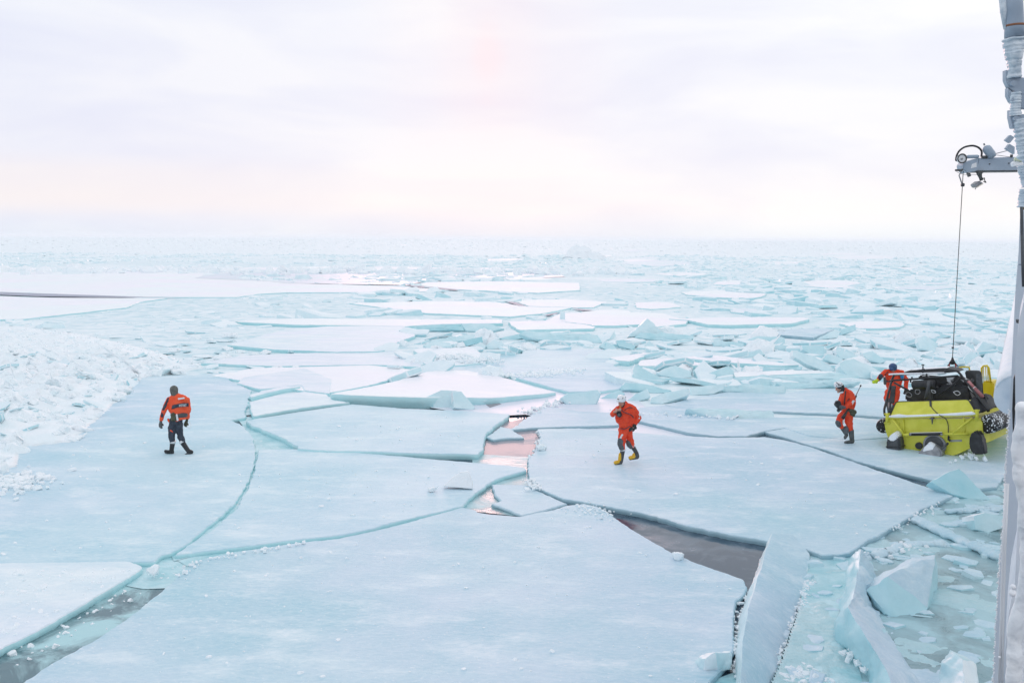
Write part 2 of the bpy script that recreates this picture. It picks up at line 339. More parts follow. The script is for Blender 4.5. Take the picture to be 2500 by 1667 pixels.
V_ = lambda L_: [v(*p) for p in L_]
floe('broad pale blue floe under the man in the knit cap', V_([(-700, 1296), (-700, 950), (0, 960), (300, 905), (313, 866), (504, 858), (540, 880), (576, 895), (572, 911), (565, 935), (563, 958), (530, 964), (560, 978), (581, 1005), (587, 1032), (580, 1076), (562, 1120), (537, 1158), (494, 1194), (451, 1230), (411, 1261), (392, 1270), (374, 1274), (356, 1289), (335, 1290), (173, 1295), (0, 1297)]), m=M_BARE, z=0.105)
floe('triangular snowy floe at the lower left beside the dark slushy channel', V_([(-700, 1292), (0, 1292), (173, 1290), (290, 1288), (322, 1297), (325, 1304), (300, 1324), (274, 1338), (187, 1389), (90, 1445), (0, 1490), (-120, 1545), (-700, 1800)]), m=M_FROST, z=0.125)
floe('long floe with the white fin shaped block on it, right of the curved crack', V_([(594, 1032), (640, 1031), (689, 1031), (752, 1036), (789, 1037), (882, 1044), (1004, 1055), (1112, 1064), (1177, 1070), (1205, 1074), (1208, 1080), (1177, 1089), (1141, 1100), (1120, 1111), (1091, 1132), (1077, 1147), (1064, 1161), (1004, 1176), (896, 1201), (842, 1216), (788, 1227), (760, 1230), (684, 1238), (576, 1252), (468, 1265), (405, 1273), (412, 1266), (454, 1239), (500, 1204), (544, 1166), (569, 1122), (586, 1076), (592, 1045)]), m=M_BARE, z=0.105)
floe('flat blue floe left of the pink water pool, behind the long floe', V_([(565, 967), (583, 962), (666, 949), (760, 935), (810, 928), (932, 938), (1076, 944), (1170, 951), (1163, 959), (1145, 972), (1116, 997), (1112, 1012), (1109, 1030), (1098, 1043), (954, 1040), (850, 1036), (752, 1034), (689, 1030), (659, 1010), (612, 989), (575, 975)]), m=M_BARE, z=0.16)
floe('biggest smooth floe filling the bottom middle of the scene', V_([(-100, 1660), (54, 1566), (122, 1520), (216, 1470), (288, 1423), (360, 1366), (400, 1330), (418, 1314), (439, 1292), (468, 1281), (540, 1267), (572, 1262), (702, 1244), (774, 1237), (847, 1221), (905, 1208), (969, 1190), (1062, 1165), (1091, 1171), (1098, 1176), (1131, 1181), (1192, 1186), (1228, 1178), (1275, 1169), (1300, 1160), (1343, 1156), (1372, 1163), (1390, 1172), (1411, 1187), (1437, 1205), (1473, 1227), (1509, 1249), (1545, 1270), (1599, 1292), (1631, 1303), (1680, 1320), (1708, 1330), (1714, 1349), (1707, 1364), (1689, 1382), (1685, 1436), (1682, 1490), (1672, 1520), (1649, 1544), (1600, 1600), (1560, 1700), (1540, 2200), (-700, 2200), (-700, 2000)]), m=M_LAV, z=0.105)
floe('small jagged floe wedged in the dark pool between three large floes', V_([(1129, 1112), (1210, 1113), (1228, 1124), (1303, 1156), (1278, 1164), (1224, 1178), (1199, 1183), (1165, 1169), (1129, 1156), (1152, 1149), (1138, 1137)]), m=M_LAV, z=0.08, rim=0.02)
floe('little three cornered ice piece floating at the head of the pink pool', V_([(1116, 1003), (1135, 990), (1149, 979), (1174, 984), (1203, 1004), (1165, 1005), (1134, 1009)]), m=M_LAV, z=0.10, rim=0.02)
floe('large lavender floe under the man with the white helmet and yellow boots', V_([(1235, 985), (1330, 983), (1440, 991), (1520, 998), (1650, 1005), (1757, 1003), (1800, 1010), (1865, 1027), (1944, 1054), (2009, 1077), (2096, 1107), (2189, 1138), (2160, 1150), (2117, 1168), (2081, 1192), (2038, 1216), (1991, 1241), (1952, 1268), (1926, 1273), (1887, 1273), (1851, 1260), (1800, 1250), (1754, 1240), (1685, 1228), (1577, 1206), (1509, 1184), (1437, 1170), (1372, 1158), (1336, 1151), (1293, 1144), (1231, 1120), (1217, 1101), (1212, 1076), (1214, 1050), (1221, 1046), (1235, 1023), (1240, 1000)]), m=M_LAV, z=0.115)
floe('low grey floe left of the helmeted man, with a ragged snowy left rim', V_([(1172, 986), (1199, 966), (1228, 948), (1249, 934), (1290, 937), (1330, 944), (1420, 948), (1470, 952), (1462, 966), (1411, 976), (1293, 979), (1240, 981)]), m=M_LAV, z=0.11)
floe('long grey floe running right behind the helmeted man toward the boat', V_([(1464, 965), (1430, 952), (1470, 935), (1527, 930), (1600, 945), (1700, 962), (1779, 958), (1960, 960), (2080, 985), (2100, 1000), (1960, 1010), (1860, 1000), (1800, 982), (1757, 989), (1714, 1001), (1649, 1001), (1577, 992), (1505, 974)]), m=M_LAV, z=0.12)
floe('grey pinkish floe in front of the long glassy slabs, left of the stooping man', V_([(1527, 929), (1600, 912), (1671, 900), (1793, 904), (1850, 895), (1990, 890), (2150, 900), (2300, 930), (2300, 970), (2080, 960), (1973, 953), (1779, 944), (1690, 943), (1577, 941)]), m=M_LAV, z=0.115)
floe('wet floe under the stooping man and the stern of the yellow boat', V_([(1757, 991), (1830, 978), (1960, 972), (2100, 985), (2330, 990), (2340, 1085), (2308, 1094), (2290, 1117), (2250, 1121), (2200, 1112), (2146, 1103), (2040, 1077), (1968, 1058), (1905, 1035), (1804, 1004)]), m=M_LAV, z=0.10)
# mid-distance floes
floe('bright white wedge floe with thick cyan front edge, right of centre-left', [a(-361, 868, .36), a(0, 884, .40), a(520, 902, .40), a(950, 900, .34), a(1180, 905, .28), a(1700, 862, .2), a(1790, 850, .16), a(1580, 800, .16), a(1380, 735, .16), a(1170, 680, .16), a(930, 640, .16), a(700, 640, .16), a(560, 655, .18), a(300, 735, .25), a(0, 800, .3)], m=M_SNOW, side=0.45)
floe('flat white floe left of the bright wedge floe', [a(-1500, 690), a(-1100, 620), a(-400, 604), a(0, 592), a(500, 640), a(490, 660), a(250, 715), a(0, 785), a(-361, 850), a(-620, 838), a(-900, 790)], m=M_SNOW)
floe('wide grey blue floe behind the bright wedge, with a low ridge of crumbs', [a(1730, 440), a(2250, 440), b(95, 490), b(160, 540), b(200, 600), b(370, 680), b(380, 720), b(320, 745), b(270, 790), b(240, 820), a(2220, 840), a(1920, 848), a(1780, 812), a(1500, 735), a(1340, 688), a(1170, 674), a(600, 622), a(560, 600), a(700, 600), a(1250, 570), a(1110, 520), a(1270, 502), a(1470, 480), a(1480, 455)], m=M_BARE, z=0.16)
floe('raised floe with dark turquoise left edge and crumbs on its front half', [a(430, 450), a(480, 430), a(1000, 428), a(1060, 460), a(1110, 512), a(1130, 560), a(900, 590), a(600, 606), a(560, 590), a(520, 560), a(490, 500)], m=M_FROST, z=0.22)
floe('broad pale floe at mid left ending in a turquoise overhang', [a(350, 225), a(430, 270), a(440, 310), a(340, 350), a(250, 385), a(150, 400), a(145, 450), a(70, 460), a(-300, 465), a(-900, 440), a(-1350, 400), a(-1100, 330), a(-800, 250), a(-400, 222), a(0, 215), a(200, 215)], m=M_FROST, z=0.22, side=.8)
floe('rough pale floe just below the overhanging one at mid left', [a(0, 474), a(280, 452), a(380, 490), a(420, 540), a(510, 588), a(500, 606), a(0, 586), a(-900, 600), a(-1600, 570), a(-1200, 500), a(-500, 474)], m=M_FROST, z=0.16)
floe('long narrow white floe with turquoise front at mid distance', [a(-1300, 175), a(-700, 145), a(0, 150), a(1270, 157), a(1285, 190), a(1140, 192), a(880, 195), a(640, 202), a(350, 220), a(0, 212), a(-700, 205)], m=M_SNOW, z=0.24, side=.8)
floe('white tongue-shaped floe right of the dark notch at mid distance', [a(1340, 178), a(1370, 215), a(1450, 255), a(1640, 250), a(2150, 242), a(2165, 225), a(2060, 202), a(1890, 184), a(1800, 168), a(1600, 165)], m=M_SNOW, z=0.24, side=.6)
floe('white floe left of and behind the pyramid block', [a(1700, 162), a(1850, 90), a(2000, 92), b(200, 82), b(650, 95), b(900, 165), b(880, 195), b(600, 225), b(450, 200), b(200, 213), b(0, 212), a(2070, 198), a(1890, 180)], m=M_SNOW, z=0.22)
floe('long white floe with turquoise front right of the pyramid block', [b(720, 150), b(1400, 132), b(2000, 137), b(2060, 150), b(1900, 193), b(1300, 207), b(1100, 203), b(900, 160)], m=M_SNOW, z=0.28, side=.7)
floe('flat lavender floe among slabs right of centre', [b(1660, 255), b(2150, 240), b(2300, 250), b(2100, 328), b(1750, 300), b(1650, 285)], m=M_LAV, z=0.22, side=.7)
floe('white lens-shaped floe above the upright shell of ice', [b(430, 585), b(450, 545), b(700, 522), b(900, 547), b(1100, 588), b(800, 598), b(450, 598)], m=M_SNOW, z=0.26)
floe('white snowy slab with a dark underside near the grey floe corner', [b(150, 520), b(480, 475), b(530, 490), b(340, 555), b(230, 545)], m=M_SNOW, z=0.28)
floe('thin pointed white floe above the long glassy slab', [b(850, 520), b(1080, 490), b(1350, 520), b(1960, 590), b(1800, 595), b(1200, 560)], m=M_SNOW, z=0.24)
floe('narrow white floe lying behind the long glassy slab', [b(1340, 660), b(1900, 640), b(2200, 650), b(2352, 662), b(1700, 684), b(1350, 705)], m=M_SNOW, z=0.20)
floe('small cyan edged floe at the meeting of cracks left of centre', V_([(572, 908), (600, 897), (650, 888), (689, 887), (650, 893), (600, 905), (577, 912)]), m=M_FROST, z=0.2)
floe('pointed pale floe between two cyan cracks left of centre', V_([(577, 922), (630, 908), (700, 899), (749, 905), (765, 918), (803, 924), (740, 930), (660, 941), (583, 955), (576, 940)]), m=M_FROST, z=0.2)
floe('long pale floe above the cyan cracks left of centre', V_([(545, 880), (560, 866), (700, 845), (760, 870), (757, 903), (700, 896), (690, 884), (600, 893)]), m=M_FROST, z=0.16)
# far floes
floe('vast white far floe above the thin dark lead', [d(-500, 262), d(900, 288), d(2352, 266), e(1000, 272), e(1900, 282), e(1000, 298), e(0, 292), d(1500, 322), d(1400, 348), d(1900, 368), e(0, 385), e(800, 410), e(1200, 434), e(900, 450), e(0, 452), d(1850, 463), d(1700, 486), d(1040, 484), d(0, 448), d(-500, 432)], m=M_SNOW, z=0.14)
floe('white far floe below the thin dark lead at the left', [d(-500, 482), d(0, 480), d(250, 490), d(1200, 493), d(1000, 520), d(900, 560), d(550, 600), d(150, 643), d(-500, 650)], m=M_SNOW, z=0.16)
floe('long low white far floe left of the dark far notch', [e(450, 528), e(1000, 516), e(1500, 520), e(1700, 552), e(2040, 562), e(1850, 600), e(1600, 625), e(1000, 600), e(700, 562)], m=M_SNOW, z=0.16)
floe('far white floe right of the slanting dark crack', [e(1000, 378), e(1500, 372), e(2100, 384), e(2105, 436), e(1800, 455), e(1250, 432), e(950, 402)], m=M_SNOW, z=0.15)
floe('thin far white floe right of the dark far notch', [e(1620, 508), e(2000, 500), e(2300, 520), e(2200, 560), e(2060, 560), e(1740, 550)], m=M_SNOW, z=0.15)

# water and slush patches
sheet('young_ice', [d(1400, 350), d(1500, 322), e(0, 292), e(1000, 300), e(1900, 290), e(2000, 340), e(1000, 372), e(860, 400), e(0, 386), d(1900, 369)], 0.155, M_NEW)
sheet('lead_water', [d(-500, 432), d(0, 449), d(1040, 485), d(1340, 491), d(700, 487), d(250, 480), d(0, 470), d(-500, 462)], 0.165, M_LEAD)
sheet('lead_water', [e(860, 398), e(900, 398), e(1240, 433), e(1200, 437), e(900, 410)], 0.165, M_LEAD)
sheet('lead_water', [e(1570, 515), e(1640, 520), e(1725, 552), e(1660, 546)], 0.175, M_LEAD)
sheet('lead_water', [e(2040, 560), e(2130, 572), e(2200, 578), e(2120, 584)], 0.17, M_LEAD)
sheet('lead_water', [e(1850, 612), e(1950, 595), e(1940, 606), e(1870, 618)], 0.17, M_LEAD)
sheet('slush_channel', V_([(-400, 1720), (-400, 1480), (0, 1420), (330, 1285), (420, 1262), (600, 1235), (800, 1215), (1060, 1150), (1070, 1170), (800, 1245), (600, 1280), (450, 1310), (120, 1570), (0, 1660)]), 0.012, M_CHAN)
sheet('slush_water', V_([(1840, 1262), (1930, 1262), (2200, 1120), (2600, 1060), (2700, 1900), (1900, 1900)]), 0.014, M_SLUSHR)
sheet('turquoise_slush', V_([(1845, 1270), (1960, 1272), (1965, 1330), (1930, 1450), (1975, 1540), (2010, 1700), (1500, 1900), (1640, 1560), (1800, 1500), (1840, 1380)]), 0.024, M_SLUSHT)
sheet('turquoise_slush', V_([(385, 1262), (500, 1180), (575, 1060), (590, 1020), (606, 1030), (602, 1100), (560, 1190), (450, 1275), (400, 1288)]), 0.035, M_SLUSHT)
sheet('turquoise_slush', V_([(322, 1292), (395, 1262), (455, 1285), (428, 1318), (385, 1350), (330, 1352), (290, 1345)]), 0.022, M_SLUSHT)
sheet('turquoise_slush', V_([(405, 1285), (560, 1248), (800, 1215), (1060, 1150), (1066, 1172), (800, 1240), (560, 1275), (430, 1300)]), 0.03, M_SLUSHT)
sheet('turquoise_slush', V_([(540, 955), (600, 960), (700, 1032), (580, 1036), (575, 1000)]), 0.02, M_SLUSHT)
sheet('ice_film', V_([(1080, 1050), (1105, 1000), (1150, 972), (1200, 962), (1240, 975), (1260, 990), (1240, 1060), (1200, 1062), (1100, 1056)]), 0.016, M_FILM)
sheet('slush_water', V_([(1050, 1170), (1080, 1120), (1130, 1100), (1215, 1085), (1215, 1115), (1150, 1150), (1200, 1186)]), 0.013, M_SLUSHR)
sheet('slush_water', V_([(1085, 1042), (1230, 1050), (1215, 1085), (1085, 1062)]), 0.024, M_SLUSHR)
sheet('young_ice', V_([(1280, 975), (1500, 965), (1800, 985), (1700, 1010), (1300, 992)]), 0.018, M_NEW)
sheet('young_ice', [a(450, 900), a(1100, 850), a(1900, 820), a(2450, 800), a(2750, 1090), a(1700, 1110), a(1500, 1065), a(1300, 1075), a(1000, 1070), a(600, 1000)], 0.05, M_NEW)
sheet('ice_film', [a(1090, 945), a(1210, 935), a(1270, 965), a(1160, 998)], 0.056, M_FILM)


# ------------------------------------------------------------------ traced slabs of broken ice (front face traced, real thickness behind)
def slab(label, pts, lean=25, thick=0.28, top=0, base=0.03, m_front=None, m_top=None, tint=0.55, yaw=0, name='ice_block', cat='ice block', group=None, wob=0.02):
    m_front = m_front or M_BSIDE; m_top = m_top or M_BTOP
    # base line from the lowest vertex
    low = max(pts, key=lambda p: p[1]); P0 = G(low[0], low[1], base)
    nrm = Vector((math.sin(R(yaw)), -math.cos(R(yaw)), math.tan(R(lean)))).normalized()
    W = []
    for p in pts:
        q = ray(p[0], p[1]); t = (P0-CAM).dot(nrm)/q.dot(nrm); W.append(CAM+q*t)
    cen = sum(W, Vector())/len(W)
    size = max((p-cen).length for p in W)
    O = refine(W, max(0.08, size*0.12), 0, 1)
    sd = sum(ord(ch) for ch in label)
    O = [p+Vector((noise.noise(p*2.3+Vector((sd, 0, 0))), 0, noise.noise(p*2.1+Vector((0, sd, 0)))))*wob*size for p in O]
    n = len(O)
    bk = -nrm*thick
    inn = [p.lerp(cen, 0.05)+nrm*0.0 for p in O]
    edge = [p+bk*0.10 for p in O]
    rear = [p+bk*(1+0.15*noise.noise(p*1.5)) for p in O]
    rin = [p.lerp(cen+bk, 0.06)+bk*0.08 for p in rear]
    # a centre vertex lifts the face a little so that it is not dead flat
    vs = inn+edge+rear+rin; k0 = len(vs); vs += [cen+nrm*0.03*size, cen+bk*1.1]
    fs = []; mi = []; tt = []
    for i in range(n):
        j = (i+1) % n
        fs.append((k0, inn[0] and i, j)); mi.append(0); tt.append(tint)
        fs.append((k0+1, 3*n+j, 3*n+i)); mi.append(0); tt.append(tint)
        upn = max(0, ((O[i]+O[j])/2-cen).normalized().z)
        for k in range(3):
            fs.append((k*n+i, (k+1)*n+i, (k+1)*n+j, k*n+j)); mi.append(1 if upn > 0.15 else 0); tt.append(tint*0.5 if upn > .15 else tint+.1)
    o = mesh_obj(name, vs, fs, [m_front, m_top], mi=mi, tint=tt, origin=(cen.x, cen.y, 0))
    bmn = bmesh.new(); bmn.from_mesh(o.data); bmesh.ops.recalc_face_normals(bmn, faces=bmn.faces); bmesh.ops.triangulate(bmn, faces=bmn.faces)
    for _ in range(3):
        le = [g_ for g_ in bmn.edges if g_.calc_length() > size*.16]
        if le: bmesh.ops.subdivide_edges(bmn, edges=le, cuts=1); bmesh.ops.triangulate(bmn, faces=bmn.faces)
    for q in bmn.verts: q.co += q.normal*size*(.035*noise.noise(q.co*1.6+Vector((sd, 0, 0)))+.022*noise.noise(q.co*5+Vector((0, sd, 0)))+.008*noise.noise(q.co*14))
    bmn.to_mesh(o.data); bmn.free()
    edges_sharp(o, 40)
    SLABS.append((cen.x, cen.y, size))
    return tag(o, label, cat, group)
SLABS = []
B_ = lambda *L_: [b(*p) for p in L_]
A_ = lambda *L_: [a(*p) for p in L_]
C_ = lambda *L_: [c(*p) for p in L_]
slab('tall pale pyramid of ice standing above the field right of centre', B_((330, 320), (420, 230), (515, 140), (600, 225), (700, 300), (800, 345), (500, 335)), lean=12, thick=0.7, tint=.25, m_top=M_BSIDE)
slab('long low turquoise slab at the foot of the pyramid block', B_((380, 330), (450, 280), (760, 290), (960, 310), (950, 340), (700, 358), (560, 350)), lean=30, tint=.6)
slab('small rounded turquoise block left of the leaning wedge', B_((50, 410), (100, 360), (190, 400), (225, 442), (120, 446)), tint=.45)
slab('leaning turquoise wedge with pale upper rim, left of the pyramid block', B_((210, 355), (260, 350), (400, 412), (372, 448), (235, 410)), lean=20, tint=.7)
slab('little upright point of ice behind the snowy rubble', B_((480, 410), (530, 355), (585, 412)), tint=.35)
slab('upright scallop shell shaped slab beside the grey floe corner', B_((365, 640), (390, 583), (500, 640), (620, 695), (730, 740), (600, 776), (450, 766), (382, 715)), lean=18, thick=.35, tint=.5, m_top=M_LUMP)
slab('rounded pale slab right of the scallop shaped one', B_((600, 665), (680, 620), (780, 594), (930, 648), (935, 708), (760, 715), (650, 695)), lean=25, tint=.35)
slab('slab with upturned right end behind the rounded pale one', B_((920, 645), (1090, 588), (1135, 642), (1050, 672), (940, 664)), lean=30, tint=.3)
slab('thick wedge slab with snowy upper edge pointing left', B_((1040, 692), (1200, 630), (1290, 600), (1340, 640), (1336, 702), (1200, 715)), lean=20, thick=.4, tint=.5, m_top=M_LUMP)
slab('very long glassy slab behind the stooping man', B_((1340, 712), (1700, 688), (2352, 666), (2560, 690), (2500, 735), (1900, 755), (1700, 758), (1400, 756)), lean=35, thick=.4, tint=.4, m_top=M_SNOW)
slab('second long glassy slab, lying in front of the very long one', B_((1740, 760), (2352, 738), (2560, 745), (2500, 770), (2000, 815), (1840, 820)), lean=40, thick=.3, tint=.55)
slab('glassy slab with squared right end on the grey floe', B_((1235, 790), (1500, 775), (1840, 788), (1838, 862), (1700, 870), (1400, 852), (1230, 842)), lean=35, thick=.4, tint=.45)
slab('curled glassy slab with upturned right tip', B_((920, 805), (1100, 782), (1262, 772), (1240, 830), (1150, 867), (930, 882)), lean=35, thick=.3, tint=.3)
slab('curved glassy slab reaching forward left of the curled one', B_((555, 900), (700, 850), (915, 812), (926, 842), (900, 882), (650, 965), (545, 955)), lean=35, thick=.35, tint=.3)
slab('block with a rounded top behind the helmeted man, right side', B_((310, 932), (400, 865), (510, 820), (542, 890), (480, 922), (400, 938)), lean=28, thick=.3, tint=.4)
slab('slanting slab with a white upper edge behind the helmeted man', B_((45, 915), (150, 860), (245, 825), (295, 862), (235, 918)), lean=30, thick=.25, tint=.6, m_top=M_LUMP)
slab('turquoise slab with a hollow left end above the helmeted man', B_((250, 805), (290, 755), (500, 775), (742, 832), (700, 852), (540, 862), (500, 830), (265, 828)), lean=40, thick=.3, tint=.7, m_top=M_LUMP)
slab('tongue of clear ice lying on the grey floe, square right end', B_((880, 1005), (1200, 1010), (1700, 1018), (1727, 1042), (1722, 1100), (1500, 1122), (1250, 1118), (1050, 1062)), lean=50, thick=.25, tint=.35)
slab('thin turquoise slab below the pointed white floe', B_((1350, 632), (1700, 612), (2000, 608), (1980, 636), (1500, 658)), lean=40, tint=.6)
slab('rectangular slab left of centre of the slab field', B_((1135, 352), (1440, 382), (1430, 418), (1150, 412)), lean=20, tint=.45)
slab('slab with slanting edges above the white gap in the slab field', B_((1400, 362), (1560, 312), (1830, 330), (1822, 392), (1650, 392)), lean=28, tint=.5)
slab('broad rectangular slab right of the white gap', B_((1668, 402), (1955, 400), (1945, 462), (1672, 458)), lean=28, tint=.45)
slab('long diagonal plank of ice sloping down to the right', B_((1895, 452), (1950, 452), (2100, 510), (2235, 580), (2310, 652), (2200, 656), (2050, 590), (1890, 505)), lean=25, thick=.35, tint=.35)
slab('dark faced slab behind the diagonal plank', B_((1985, 402), (2212, 408), (2205, 512), (2100, 500), (1995, 445)), lean=20, tint=.6)
slab('low sloping slab in front of the flat lavender floe', B_((1375, 485), (1600, 440), (1642, 492), (1500, 518), (1400, 508)), lean=30, tint=.5)
slab('huge rounded slab left of the blue capped man', C_((575, 730), (640, 695), (720, 685), (900, 760), (1010, 830), (930, 885), (680, 865), (595, 790)), lean=28, thick=.5, tint=.3)
slab('small block left of the huge rounded slab', C_((438, 660), (470, 645), (560, 662), (622, 690), (580, 745), (445, 695)), tint=.5)
slab('overlapping slab above the huge rounded one', C_((540, 615), (600, 602), (800, 680), (760, 705), (600, 685)), tint=.35)
slab('slab with curved right end right of the overlapping one', C_((800, 635), (900, 610), (1032, 710), (980, 738), (850, 695)), tint=.5)
slab('tilted plank with turquoise end in the far rubble', C_((590, 410), (740, 358), (745, 412), (600, 465)), lean=20, tint=.6)
slab('sloping pale plank below the tilted plank', C_((350, 505), (540, 412), (600, 420), (570, 482), (400, 505)), lean=30, tint=.25)
slab('pale boulder directly above the blue capped man, to the right', C_((1200, 685), (1260, 640), (1385, 690), (1280, 735)), tint=.2)
slab('rounded block in the rubble right of the pale boulder', C_((1320, 490), (1400, 460), (1520, 540), (1500, 625), (1350, 590)), lean=30, tint=.3)
slab('rounded block right of the lifting wire', C_((1790, 660), (1850, 612), (1920, 655), (1890, 735), (1800, 745)), lean=30, tint=.3)
slab('big blue faced block near the ship strake', C_((1885, 625), (1960, 520), (2080, 560), (2085, 622), (1900, 645)), lean=20, thick=.6, tint=.35)
slab('fin shaped block left of the big blue faced block', C_((1765, 595), (1820, 518), (1885, 600), (1800, 645)), lean=15, tint=.35)
slab('long turquoise slab left of the lifting wire', C_((1430, 432), (1500, 440), (1660, 470), (1560, 492), (1440, 455)), lean=25, tint=.6)
slab('many sided clear block before the bright wedge floe, left face', A_((525, 905), (610, 868), (700, 828), (860, 836), (800, 1002), (618, 996), (612, 945), (528, 955)), lean=25, thick=.35, tint=.4)
slab('many sided clear block before the bright wedge floe, triangular right face', A_((802, 845), (885, 842), (950, 910), (1018, 992), (1000, 1024), (812, 1002)), lean=30, thick=.3, tint=.25, yaw=18)
slab('cyan skirt of ice under the right half of the bright wedge floe', A_((940, 904), (1180, 903), (1100, 950), (1020, 980), (960, 930)), lean=35, thick=.2, tint=.5)
slab('clear glassy slab left of the helmeted man behind him', A_((1840, 905), (1900, 860), (2200, 828), (2222, 862), (2178, 968), (1900, 974)), lean=25, thick=.3, tint=.45)
slab('snow dusted block beneath the dark notch', A_((1210, 275), (1370, 250), (1445, 290), (1260, 335)), lean=45, tint=.1, m_front=M_LUMP)
slab('turquoise slab in front of the snow dusted block', A_((1250, 335), (1450, 292), (1510, 322), (1420, 348), (1290, 352)), tint=.6)
slab('dark turquoise wall of ice in the middle hollow', A_((905, 355), (1090, 318), (1092, 372), (930, 415)), lean=10, tint=.9)
slab('small dark cube of ice right of the turquoise wall', A_((1090, 290), (1150, 275), (1192, 342), (1110, 348)), lean=10, tint=.95)
slab('small rounded boulder below the dark cube', A_((1020, 405), (1070, 370), (1122, 402), (1112, 442), (1030, 435)), tint=.2)
slab('pale boulder right of the small rounded one', A_((1120, 405), (1200, 345), (1292, 382), (1272, 432), (1130, 438)), tint=.15)
slab('wide glassy slab under the white tongue shaped floe', A_((1440, 292), (1500, 260), (1700, 268), (2190, 300), (2232, 372), (1800, 382), (1500, 325)), lean=40, thick=.4, tint=.45)
slab('small pale block at the left of the middle hollow', A_((790, 402), (900, 363), (928, 410), (860, 422)), tint=.1, m_front=M_LUMP)
slab('slender upright slab standing on the far white floe', A_((1828, 178), (1836, 75), (1880, 78), (1882, 180)), lean=5, tint=.15)
slab('turquoise bank of ice behind the middle hollow, left half', A_((350, 250), (480, 215), (660, 200), (900, 222), (918, 260), (640, 262), (450, 278)), lean=30, thick=.5, tint=.75)
slab('turquoise bank of ice behind the middle hollow, right half', A_((880, 195), (1140, 192), (1300, 240), (1140, 282), (930, 262)), lean=35, thick=.5, tint=.5)
slab('sloping grey slab inside the middle hollow', A_((600, 345), (980, 288), (1090, 300), (1080, 330), (760, 378), (560, 372)), lean=60, thick=.3, tint=.35)
slab('pale ramp of ice above the raised floe', A_((520, 395), (620, 360), (780, 380), (800, 420), (560, 430)), lean=50, thick=.3, tint=.3)
slab('great cyan slab tilted between the boat and the large lavender floe', [r6(1755, 285), r6(1820, 240), r6(1875, 212), r6(1935, 198), r6(1972, 228), r6(2050, 310), r6(2145, 405), r6(2000, 398), r6(1890, 365)], lean=35, thick=.25, tint=.75, base=0.0)
slab('blunt block with snowy crown beside the ship at the right', [r6(2025, 500), r6(2100, 478), r6(2225, 500), r6(2225, 580), r6(2130, 610), r6(2040, 590)], lean=20, thick=.5, tint=.55, base=0.0, m_top=M_LUMP)
slab('white fin shaped block standing on the long floe', [r6(-2130+1100, 0) and (800+740/2.6133, 1067+312/2.6133), (800+790/2.6133, 1067+262/2.6133), (800+850/2.6133, 1067+222/2.6133), (800+900/2.6133, 1067+217/2.6133), (800+926/2.6133, 1067+290/2.6133), (800+924/2.6133, 1067+328/2.6133), (800+830/2.6133, 1067+322/2.6133)], lean=15, thick=.22, base=0.14, tint=.0, m_front=M_LUMP, m_top=M_LUMP, name='ice_block', cat='ice block', wob=.035)
slab('distant white ice hummock near the horizon', [e(1975, 200), e(2020, 150), e(2075, 95), e(2115, 122), e(2140, 118), e(2200, 150), e(2270, 178), e(2310, 214), e(2100, 212)], lean=25, thick=3.0, base=0.25, tint=.0, m_front=M_LUMP, m_top=M_LUMP, name='ice_hummock', cat='ice hummock', wob=.08)

def solid(label, P, faces, tops, name='ice_block', cat='ice block', sub=3, amp=0.03, tint=.5, mats=None):
    """explicit low mesh from (pixel, height) vertices, subdivided and roughened"""
    W = [G(p[0], p[1], p[2]) for p in P]; cen = sum(W, Vector())/len(W)
    bm = bmesh.new(); vv = [bm.verts.new(p) for p in W]
    for i, f in enumerate(faces):
        fc = bm.faces.new([vv[k] for k in f]); fc.material_index = 1 if i in tops else 0
    bmesh.ops.recalc_face_normals(bm, faces=bm.faces)
    bmesh.ops.triangulate(bm, faces=bm.faces)
    for _ in range(sub): bmesh.ops.subdivide_edges(bm, edges=bm.edges, cuts=1, use_grid_fill=True)
    for _ in range(1): bmesh.ops.smooth_vert(bm, verts=bm.verts, factor=0.35, use_axis_x=True, use_axis_y=True, use_axis_z=True)
    for q in bm.verts: q.co += q.normal*amp*(noise.noise(q.co*2)*1.8+noise.noise(q.co*7)*1.0+noise.noise(q.co*18)*.5)
    tl = bm.faces.layers.float.new('tint')
    for f in bm.faces: f[tl] = tint if f.material_index == 0 else tint*0.3
    for q in bm.verts: q.co -= Vector((cen.x, cen.y, 0))
    me = bpy.data.meshes.new(name); bm.to_mesh(me); bm.free()
    for m in (mats or [M_BSIDE, M_BARE]): me.materials.append(m)
    o = bpy.data.objects.new(name, me); COL.objects.link(o); o.location = (cen.x, cen.y, 0); edges_sharp(o, 40)
    return tag(o, label, cat)
